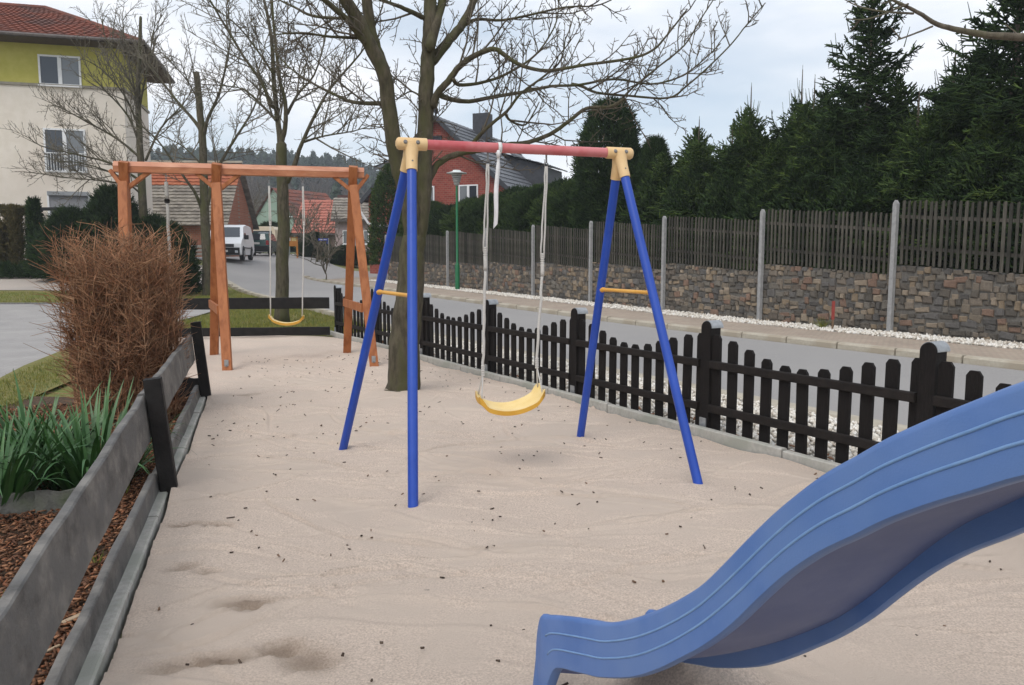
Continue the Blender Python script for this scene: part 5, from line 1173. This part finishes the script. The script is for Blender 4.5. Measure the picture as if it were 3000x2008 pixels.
window(gh, gp(.0, -.03, 8.0), gg, gr, .5, .45, 1, (M_glass,), M_clad, False)
window(gh, gp(-.8, -.03, 4.7), gg, gr, 1.1, 1.5, 2, (M_curtain, M_curtain)); window(gh, gp(1.9, -.03, 4.7), gg, gr, 1.1, 1.5, 2, (M_curtain, M_glass))
MB().tube([gp(-hw - .5, -.2, ez - .4), gp(-hw - .35, -.35, ez - .9), gp(-hw + .05, -.14, ez - 1.6), gp(-hw + .7, -.1, ez - 1.75), gp(-hw + 1.5, -.1, ez - 1.75)], .07, 8).build('drain_pipe', M_white, gh)
fb_ = MB().lathe(gp(0, -.2, az + .08), [(.05, 0), (.06, .1), (.14, .2), (.16, .32), (.08, .42), (.1, .5), (.03, .58)], 8).build('roof_finial', M_clad, rl_, True)

# red-roofed cottage far down the street, green gable and pale house behind
M_cwall = mat('brown_render', (.20, .15, .13), (.25, .19, .165), 3, .9); M_roofc = mat('bright_red_tiles', (.36, .125, .09), (.40, .15, .11), 3, .85, .2, 9)
def gable_house(name, c, ang, w_, d_, eave, ridge, wm, rm_, label, rows=12, cols=26, wins=()):
    c, u, v = frame(c, R(ang)); t = thing(name, c + u * w_ / 2, label, 'house')
    def q(x, y, z): p = c + u * x + v * y; p.z = c.z + z; return p
    MB().add([q(0, 0, -.8), q(w_, 0, -.8), q(w_, d_, -.8), q(0, d_, -.8), q(0, 0, eave), q(w_, 0, eave), q(w_, d_, eave), q(0, d_, eave), q(w_, d_ / 2, ridge), q(0, d_ / 2, ridge)], [(0, 1, 5, 4), (1, 2, 6, 8, 5), (2, 3, 7, 6), (3, 0, 4, 9, 7)]).build('wall', wm, t)
    k = MB(); tiled(k, q(-.3, -.4, eave - .25), q(w_ + .3, -.4, eave - .25), q(w_ + .3, d_ / 2, ridge + .08), q(-.3, d_ / 2, ridge + .08), rows, cols, .07, .03); rf_ = k.build('roof', rm_, t)
    MB().add([q(-.3, d_ + .4, eave - .25), q(w_ + .3, d_ + .4, eave - .25), q(w_ + .3, d_ / 2, ridge + .08), q(-.3, d_ / 2, ridge + .08)], [(0, 1, 2, 3)]).build('roof', rm_, t)
    MB().beam(q(-.3, -.42, eave - .3), q(w_ + .3, -.42, eave - .3), .12, .14, FZ).build('gutter', M_gut, rf_)
    for (x, z, ww, hh) in wins: window(t, q(x, -.03, z), u, v, ww, hh, 2, (M_curtain, M_glass))
    return t, q, rf_
ct, cq, crf = gable_house('cottage', (-18.7, 68, 1.0), -2, 7.0, 7.0, 2.7, 5.5, M_cwall, M_roofc, 'low cottage with bright red tiled roof at the end of the street', wins=((1.2, 1.4, 1.0, 1.0), (4.0, 1.4, 1.0, 1.0), (6.1, 1.4, .8, 1.0)))
MB().box(cq(3.6, 3.0, 5.5), (1.1, .6, .9)).build('chimney', mat('dark_chimney', (.09, .045, .04), None, 5), crf)
gable_house('green_house', (-23.2, 84, 1.5), 62, 8, 5.5, 4.2, 7.3, mat('green_render', (.22, .30, .24), (.26, .34, .28), 2), M_roofr, 'pale green gable house partly hidden behind the street tree', 8, 14, wins=((2, 2, .9, 1), (5, 2, .9, 1)))
gable_house('pale_house', (-13.9, 62, 1.0), 8, 3.6, 6, 3.6, 5.2, mat('pink_grey_render', (.38, .30, .29), None, 3), M_roofg, 'narrow pale house beside the red-roofed cottage', 8, 10, wins=((1.0, 2.0, .8, 1.1), (2.6, 2.0, .8, 1.1)))

# ================================================================== vehicles
M_vwhite = mat('white_car_paint', (.82, .82, .82), (.85, .85, .85), 2, .25, spec=.5); M_vgreen = mat('dark_green_car_paint', (.012, .05, .042), (.016, .06, .05), 2, .22, spec=.6)
M_plastic = mat('black_plastic', (.014, .014, .015), (.022, .022, .023), 9, .55); M_tyre = mat('tyre', (.012, .012, .012), (.02, .02, .02), 9, .85); M_rim = mat('wheel_rim', (.3, .3, .31), None, 9, .35, metal=.7)
M_carglass = glass_mat('car_glass', (.05, .06, .07), .04); M_head = glass_mat('headlight_glass', (.45, .47, .5), .08); M_tail = glass_mat('tail_light', (.25, .012, .012), .2); M_plate = mat('number_plate', (.62, .62, .58), None, 9, .5)
def vehicle(name, loc, heading, label, prof, W_, paint, wheels, wr, wins, front, rear, cat):
    """profile in (x forward, z); half width narrows above the belt line"""
    t = thing(name, loc, label, cat, None, heading); n = len(prof)
    def hw(z): return W_ / 2 - .13 * sst(.85, 1.75, z) - .05 * sst(.45, .2, z)
    V = [(x, -hw(z), z) for x, z in prof] + [(x, hw(z), z) for x, z in prof]
    V2 = [(x, -hw(z) + .07, z) for x, z in prof] + [(x, hw(z) - .07, z) for x, z in prof]
    mb = MB(); xs = [p[0] for p in prof]; zs = [p[1] for p in prof]; cx = (max(xs) + min(xs)) / 2; cz = .85
    ins = [(cx + (x - cx) * .985, cz + (z - cz) * .965) for x, z in prof]
    A = [(x, -hw(z), z) for x, z in ins]; B_ = [(x, -hw(z) + .06, z) for x, z in prof]; C_ = [(x, hw(z) - .06, z) for x, z in prof]; D_ = [(x, hw(z), z) for x, z in ins]
    mb.add(A + B_ + C_ + D_, [tuple(range(n))] + [(k * n + i, k * n + (i + 1) % n, (k + 1) * n + (i + 1) % n, (k + 1) * n + i) for k in range(3) for i in range(n)] + [tuple(range(4 * n - 1, 3 * n - 1, -1))])
    mb.build('body', paint, t, True, 32, local=True)
    for x in wheels:
        for sg in (-1, 1):
            y = sg * (W_ / 2 - .09)
            a_ = MB().tube([(x, y - .04 * sg, wr + .03), (x, y + .085 * sg, wr + .03)], wr * 1.17, 20); a_.build('wheel_arch', M_plastic, t, True, 40, local=True)
            wl_ = MB().tube([(x, y - .1 * sg, wr), (x, y + .075 * sg, wr), (x, y + .10 * sg, wr)], [wr, wr, wr * .93], 20).build('wheel', M_tyre, t, True, 40, local=True)
            MB().tube([(x, y + .095 * sg, wr), (x, y + .108 * sg, wr)], [wr * .62, wr * .5], 14).build('rim', M_rim, wl_, True, 40, local=True)
    for poly in wins:
        for sg in (-1, 1):
            P = [(x, sg * (hw(z) + .006), z) for x, z in poly]; Q = [(x, sg * (hw(z) - .02), z) for x, z in poly]; m = len(poly)
            MB().add(P + Q, [tuple(range(m))] + [(i, (i + 1) % m, m + (i + 1) % m, m + i) for i in range(m)]).build('side_window', M_carglass, t, local=True)
    for nm, pts, mm in front + rear:
        P = [Vector(p) for p in pts]; nn = (P[1] - P[0]).cross(P[2] - P[0]).normalized(); MB().add(P + [p - nn * .03 for p in P], [(0, 1, 2, 3), (7, 6, 5, 4), (0, 4, 5, 1), (1, 5, 6, 2), (2, 6, 7, 3), (3, 7, 4, 0)]).build(nm, mm, t, local=True)
    return t
van_prof = [(2.15, .30), (2.22, .55), (2.18, .82), (1.95, 1.0), (1.30, 1.13), (.62, 1.68), (.35, 1.79), (-.3, 1.84), (-1.9, 1.80), (-2.12, 1.70), (-2.2, 1.0), (-2.2, .42), (-2.0, .26), (1.9, .24)]
vl = Vector((-14.75, 41.2, gz(-14.75, 41.2) + ROAD_Z + .0))
van = vehicle('delivery_van', vl, R(-90 + 10), 'white panel van with black bumper parked at the roadside', van_prof, 1.79, M_vwhite, (1.38, -1.3), .32,
    [[(1.12, 1.1), (.52, 1.60), (.2, 1.66), (.2, 1.08)]],
    [('windscreen', [(1.27, -.70, 1.17), (1.27, .70, 1.17), (.66, .62, 1.68), (.66, -.62, 1.68)], M_carglass), ('grille', [(2.24, -.55, .66), (2.24, .55, .66), (2.20, .55, .80), (2.20, -.55, .80)], M_plastic),
     ('bumper', [(2.24, -.82, .26), (2.24, .82, .26), (2.27, .82, .62), (2.27, -.82, .62)], M_plastic), ('number_plate', [(2.29, -.26, .40), (2.29, .26, .40), (2.29, .26, .50), (2.29, -.26, .50)], M_plate),
     ('headlight', [(2.20, .52, .66), (2.08, .84, .68), (2.00, .82, .90), (2.16, .50, .84)], M_head), ('headlight', [(2.08, -.84, .68), (2.20, -.52, .66), (2.16, -.50, .84), (2.00, -.82, .90)], M_head),
     ('fog_lamp', [(2.28, .60, .36), (2.28, .74, .36), (2.28, .74, .48), (2.28, .60, .48)], M_head), ('fog_lamp', [(2.28, -.74, .36), (2.28, -.60, .36), (2.28, -.60, .48), (2.28, -.74, .48)], M_head)], [], 'van')
for sg in (-1, 1): MB().box((.98, sg * .98, 1.16), (.14, .2, .22)).build('wing_mirror', M_plastic, van, local=True); MB().box((-.1, sg * .9, .62), (2.6, .03, .05)).build('rubbing_strip', M_plastic, van, local=True)
car_prof = [(2.1, .3), (2.18, .6), (2.0, .78), (1.0, .92), (.35, 1.38), (0, 1.45), (-1.7, 1.46), (-1.95, 1.40), (-2.2, .98), (-2.28, .9), (-2.32, .45), (-2.1, .26), (1.9, .22)]
cl_ = Vector((-16.7, 52.5, gz(-16.7, 52.5) + ROAD_Z))
car = vehicle('estate_car', cl_, R(90 + 8), 'dark green estate car seen from behind the van', car_prof, 1.7, M_vgreen, (1.35, -1.35), .31,
    [[(.85, .95), (.3, 1.35), (-.5, 1.37), (-.5, .95)], [(-.6, .95), (-.6, 1.37), (-1.75, 1.36), (-1.95, .98)]], [],
    [('rear_window', [(-2.235, .62, 1.0), (-2.235, -.62, 1.0), (-2.02, -.56, 1.36), (-2.02, .56, 1.36)], M_carglass), ('bumper', [(-2.36, .82, .3), (-2.36, -.82, .3), (-2.36, -.82, .58), (-2.36, .82, .58)], M_plastic),
     ('tail_light', [(-2.33, .84, .66), (-2.33, .66, .66), (-2.30, .66, .95), (-2.30, .82, .95)], M_tail), ('tail_light', [(-2.33, -.66, .66), (-2.33, -.84, .66), (-2.30, -.82, .95), (-2.30, -.66, .95)], M_tail), ('number_plate', [(-2.345, .27, .70), (-2.345, -.27, .70), (-2.335, -.27, .82), (-2.335, .27, .82)], M_plate)], 'car')
cv_ = thing('caravan', (-18.4, 59, gz(-18.4, 59)), 'small cream caravan parked behind the dark green car', 'caravan'); M_cream = mat('cream_caravan', (.62, .52, .38), (.66, .56, .42), 3, .4)
MB().prism([(-.95, .35), (.95, .35), (1.0, 1.0), (.95, 1.75), (.75, 1.98), (-.75, 1.98), (-.95, 1.75), (-1.0, 1.0)], (1, 0, 0), FZ, (0, 3.6, 0), (-18.4, 58, gz(-18.4, 59))).build('body', M_cream, cv_, True, 35)
for z0, z1 in ((1.15, 1.65),): MB().box((-18.4, 57.99, gz(-18.4, 59) + 1.4), (1.45, .05, .5)).build('window', M_carglass, cv_); MB().box((-18.4, 57.985, gz(-18.4, 59) + 1.38), (1.35, .05, .06)).build('window_bar', M_cream, cv_)
for x in (-19.2, -17.6): MB().tube([(x - .08, 59.8, gz(-18.4, 59) + .29), (x + .08, 59.8, gz(-18.4, 59) + .29)], .3, 14).build('wheel', M_tyre, cv_, True, 40)

# notice board, street sign, white plank fence
M_orange = mat('orange_board', (.42, .16, .03), (.48, .20, .045), 5, .7)
nb = thing('notice_board', (-14.55, 52, gz(-14.55, 52) - .06), 'orange wooden notice board with two posted papers', 'notice board'); gz0 = gz(-14.55, 52)
for x in (-14.95, -14.2): MB().box((x, 52, gz0 + .6), (.10, .10, 1.4)).build('post', M_orange, nb)
MB().box((-14.57, 51.96, gz0 + .98), (.86, .05, .62)).build('panel', M_orange, nb); MB().box((-14.57, 51.96, gz0 + 1.36), (1.02, .3, .05)).build('roof', M_soff, nb)
for x, c in ((-14.75, (.62, .60, .58)), (-14.38, (.62, .50, .22))): MB().box((x, 51.925, gz0 + 1.12), (.30, .012, .22)).build('paper', mat('paper%d' % int(c[2] * 100), c, None, 9, .9), nb)
sg_ = thing('street_sign', (-11.65, 50, gz(-11.65, 50) - .06), 'blue street name sign on a thin grey pole before the cottage', 'sign'); g1 = gz(-11.65, 50)
MB().tube([(-11.65, 50, g1 - .1), (-11.65, 50, g1 + 1.75)], .035, 8).build('pole', M_cpost, sg_); M_sblue = mat('sign_blue', (.03, .06, .35), None, 9, .5)
MB().box((-11.98, 49.96, g1 + 1.66), (.62, .02, .14)).build('name_plate', M_sblue, sg_); MB().box((-11.72, 50.1, g1 + 1.47), (.02, .6, .14)).build('name_plate', M_sblue, sg_); MB().box((-11.98, 49.945, g1 + 1.66), (.46, .006, .03)).build('lettering', M_white, sg_)
pfw = thing('white_fence', (-17, 41.5, gz(-17, 41.5)), 'low white horizontal plank fence before the brick barn', 'fence'); gw = gz(-16.6, 41.2)
for k in range(3): MB().box((-17.5, 41.2, gw + .18 + .2 * k), (4.0, .03, .14)).build('plank', mat('white_plank', (.55, .52, .48), (.62, .6, .56), 6, .8), pfw)
for x in (-19.3, -17.5, -15.7): MB().box((x, 41.25, gw + .25), (.08, .06, .9)).build('post', M_white, pfw)

# ================================================================== hedges, trellis and bushes by the left house
M_hedge = mat('winter_hedge', (.09, .075, .03), (.125, .10, .04), 3, .85, island=True, rand=[(1, 1, 1), (.7, .7, .7), (1.3, 1.25, 1.1), (.85, .95, .8)])
def bush(name, x, y, mesh, m, label, cat='bush', sc=(1, 1, 1), group=None):
    t = thing(name, (x, y, gz(x, y) - .05), label, cat, group); o = link('foliage', mesh, m, t); o.scale = sc; k = MB().tube([(0, 0, -.1), (0, 0, .4)], [.06, .03], 6).mesh('stem'); link('stem', k, M_trunk, t); return t
hbox = seg_mesh('hedge_foliage', dome_segs(31, 2.5, .52, .6, 9000, .018, .02, 1, True), 3); hlow = seg_mesh('hedge_foliage_low', dome_segs(32, 1.9, 1.6, .5, 8000, .018, .02, 1, True), 3); ground_ev = seg_mesh('ground_cover', dome_segs(33, .5, 3.6, .5, 7000, .02, .0, .5), 3)
bush('clipped_hedge', -18.7, 29.6, hbox, M_hedge, 'tall clipped olive-brown hedge block beside the black trellis', 'hedge'); bush('clipped_hedge', -20.8, 29.9, hlow, M_hedge, 'lower clipped olive hedge joining the tall hedge block', 'hedge')
bush('ground_cover', -17.2, 29.2, ground_ev, M_needle, 'dark low ground cover at the foot of the clipped hedges', 'ground cover')
jun = seg_mesh('juniper_crown', dome_segs(34, 2.3, .95, .85, 9000, .02, .05, .8, False, .30, .42), 3)
for x, y, sc, lab in ((-16.0, 28.6, (1.0, 1, 1.0), 'dark juniper bush beside the black trellis arch'), (-14.6, 28.9, (1.0, 1, 1.32), 'taller dark juniper bush before the corner of the cream house'), (-13.3, 29.2, (1.0, 1, .95), 'dark juniper bush behind the timber swing frame'), (-11.35, 26.3, (.62, .7, .92), 'round dark evergreen bush behind the twiggy shrub')):
    bush('juniper', x, y, jun, M_needle, lab, sc=sc, group='junipers by the house')
M_iron = mat('black_iron', (.012, .012, .013), (.02, .02, .02), 9, .5)
tr = thing('trellis', (-17.35, 29.4, gz(-17.35, 29.4)), 'black trellis arch with ivy beside the clipped hedge', 'trellis'); g2 = gz(-17.35, 29.4)
for k in range(6): MB().tube([(-17.55 + .17 * k, 29.4, g2 - .1), (-17.55 + .17 * k, 29.4, g2 + 2.2)], .016, 5).build('upright', M_iron, tr)
for k in range(11): MB().tube([(-17.55, 29.42, g2 + .2 + .2 * k), (-16.7, 29.42, g2 + .2 + .2 * k)], .014, 5).build('crossbar', M_iron, tr)
MB().box((-17.1, 29.4, g2 + 2.45), (1.6, .14, .12)).build('lintel', M_iron, tr); MB().box((-17.72, 29.4, g2 + 1.2), (.14, .14, 2.5)).build('post', M_iron, tr)
iv = dome_segs(36, 2.75, .2, .2, 2500, .02, .0, .2); lk = link('ivy', seg_mesh('ivy', iv, 3), M_needle, tr); lk.location = (-.4, -.05, 0)
MB().box((-16.8, 30.2, g2 + 1.1), (1.2, .06, 2.0)).build('garden_gate', mat('pale_gate', (.5, .49, .52), None, 5), tr)

# far roadside bare trees and garden bushes along the street
far_spec = [(.5, 1.6, .4, 42, .05, .12, .011), (.3, .7, .5, 45, .04, .12, .009), (.25, .28, .5, 45, .03, .1, .007)]
def small_bare(x, y, h, label, seed, spread=.5):
    r = random.Random(seed); z = gz(x, y) - .1; L_ = [[[[x, y, z], [x + .05, y, z + h * .18], [x, y, z + h * .34]], .09 * h / 4, .06 * h / 4]]
    for k in range(6):
        a = k * 1.05 + r.random() * .6; e = spread * h * r.uniform(.7, 1.1); L_.append([[[x, y, z + h * .26], [x + math.cos(a) * e * .45, y + math.sin(a) * e * .45, z + h * r.uniform(.5, .62)], [x + math.cos(a) * e, y + math.sin(a) * e, z + h * r.uniform(.8, 1.05)]], .045 * h / 4, .012])
    bare_tree('garden_tree', L_, label, far_spec, M_bark2, M_twig_far, seed, 'bare garden trees down the street', 2, 6)
small_bare(-12.9, 52, 3.3, 'small bare garden tree before the red-roofed cottage', 61, .55); small_bare(-17.0, 64, 4.4, 'bare fruit tree growing behind the notice board', 62)
small_bare(-21.5, 62, 5.2, 'bare tree standing behind the white van roof', 63); small_bare(-23.5, 57, 6.0, 'bare tree beside the gable end of the brick barn', 64, .4); small_bare(-8.9, 37.4, 1.5, 'thin newly planted sapling on the pavement corner', 65, .25)
for x, y, sc, lab in ((-11.3, 54, (1.2, 1, .55), 'low rounded bush under the street sign'), (-14.0, 56, (.9, 1, .7), 'dark bush beside the notice board'), (-20.2, 66, (1.5, 1, 1.0), 'dark bush behind the caravan')):
    bush('garden_bush', x, y, jun, M_hedge if sc[2] < .6 else M_needle2, lab, sc=sc, group='garden bushes down the street')

# ================================================================== wooded hills on the horizon
M_hill = mat('wooded_hill', (.052, .048, .034), (.08, .07, .05), .06, .95)
def hill_z(x, y):
    f = sst(90, 300, y); g = (25 + 4 * math.sin(x * .010 + 1.2) + 2 * math.sin(x * .033) - .02 * (x + 60)) * (1 - sst(-62, -8, x)); return 1.0 + f * max(1.5, g)
xs = list(range(-420, 261, 20)); ys = list(range(90, 421, 15)); V = [(x, y, hill_z(x, y) - .6 * (y < 91)) for y in ys for x in xs]; n = len(xs)
link('wooded_hill', np_mesh('wooded_hill', V, [(j * n + i, j * n + i + 1, (j + 1) * n + i + 1, (j + 1) * n + i) for j in range(len(ys) - 1) for i in range(n - 1)], True), M_hill, kind='structure')
def wood(name, count, y0, y1, kind, m, label, seed):
    r = np.random.default_rng(seed); S = []
    for _ in range(count):
        x = r.uniform(-330, -22); y = r.uniform(y0, y1); z = hill_z(x, y)
        if x > -30 - (y - 230) * .1 and y > 150: continue
        if kind == 'pine':
            h = r.uniform(8, 13)
            S.append((x, y, z, x, y, z + h, .25, .1))
            for k in range(9):
                zz = z + h * (.35 + .62 * k / 9); w_ = (1 - k / 9.5) * 2.3 + .4; a = r.random() * 6.28; S.append((x, y, zz, x + math.cos(a) * w_, y + math.sin(a) * w_, zz + r.uniform(-.3, .9), .9, .15)); S.append((x, y, zz, x - math.cos(a) * w_ * .8, y - math.sin(a) * w_ * .8, zz + r.uniform(-.3, .9), .9, .15))
        else:
            h = r.uniform(6, 10); S.append((x, y, z, x, y, z + h * .5, .16, .1))
            for k in range(22):
                a = r.random() * 6.28; w_ = r.uniform(.6, 3.0); zz = z + h * r.uniform(.25, .6); S.append((x, y, zz, x + math.cos(a) * w_, y + math.sin(a) * w_, zz + h * r.uniform(.12, .42), .10, .03))
    link(name, seg_mesh(name, S, 3), m, kind='stuff', label=label, cat='wood')
M_pine = mat('distant_pines', (.022, .036, .026), (.034, .05, .034), .05, .9, island=True, rand=[(1, 1, 1), (.7, .75, .75), (1.2, 1.2, 1.1)]); M_bare = mat('distant_bare_wood', (.075, .058, .045), (.105, .085, .066), .05, .9, island=True, rand=[(1, 1, 1), (.75, .75, .75), (1.25, 1.2, 1.15)])
wood('pine_wood', 2300, 225, 330, 'pine', M_pine, 'dark green pine wood along the ridge of the distant hill', 71)
wood('bare_wood', 2600, 92, 235, 'bare', M_bare, 'brown leafless wood on the slope of the distant hill', 72)
wood('lower_pines', 160, 95, 200, 'pine', M_pine, 'scattered dark pines among the leafless wood on the hill', 73)

# ================================================================== thin air haze round the whole scene
hz = MB().box((0, 200, 50), (960, 560, 105)); hm = bpy.data.materials.new('haze'); hm.use_nodes = True; ht = hm.node_tree; ht.nodes.clear()
ho = ht.nodes.new('ShaderNodeOutputMaterial'); hvn = ht.nodes.new('ShaderNodeVolumePrincipled'); hvn.inputs['Color'].default_value = (.86, .91, .97, 1); hvn.inputs['Density'].default_value = .0009; hvn.inputs['Anisotropy'].default_value = .1
ht.links.new(hvn.outputs[0], ho.inputs['Volume']); hz.build('haze', hm, kind='stuff', label='thin pale haze in the air over the street and hills', cat='haze')
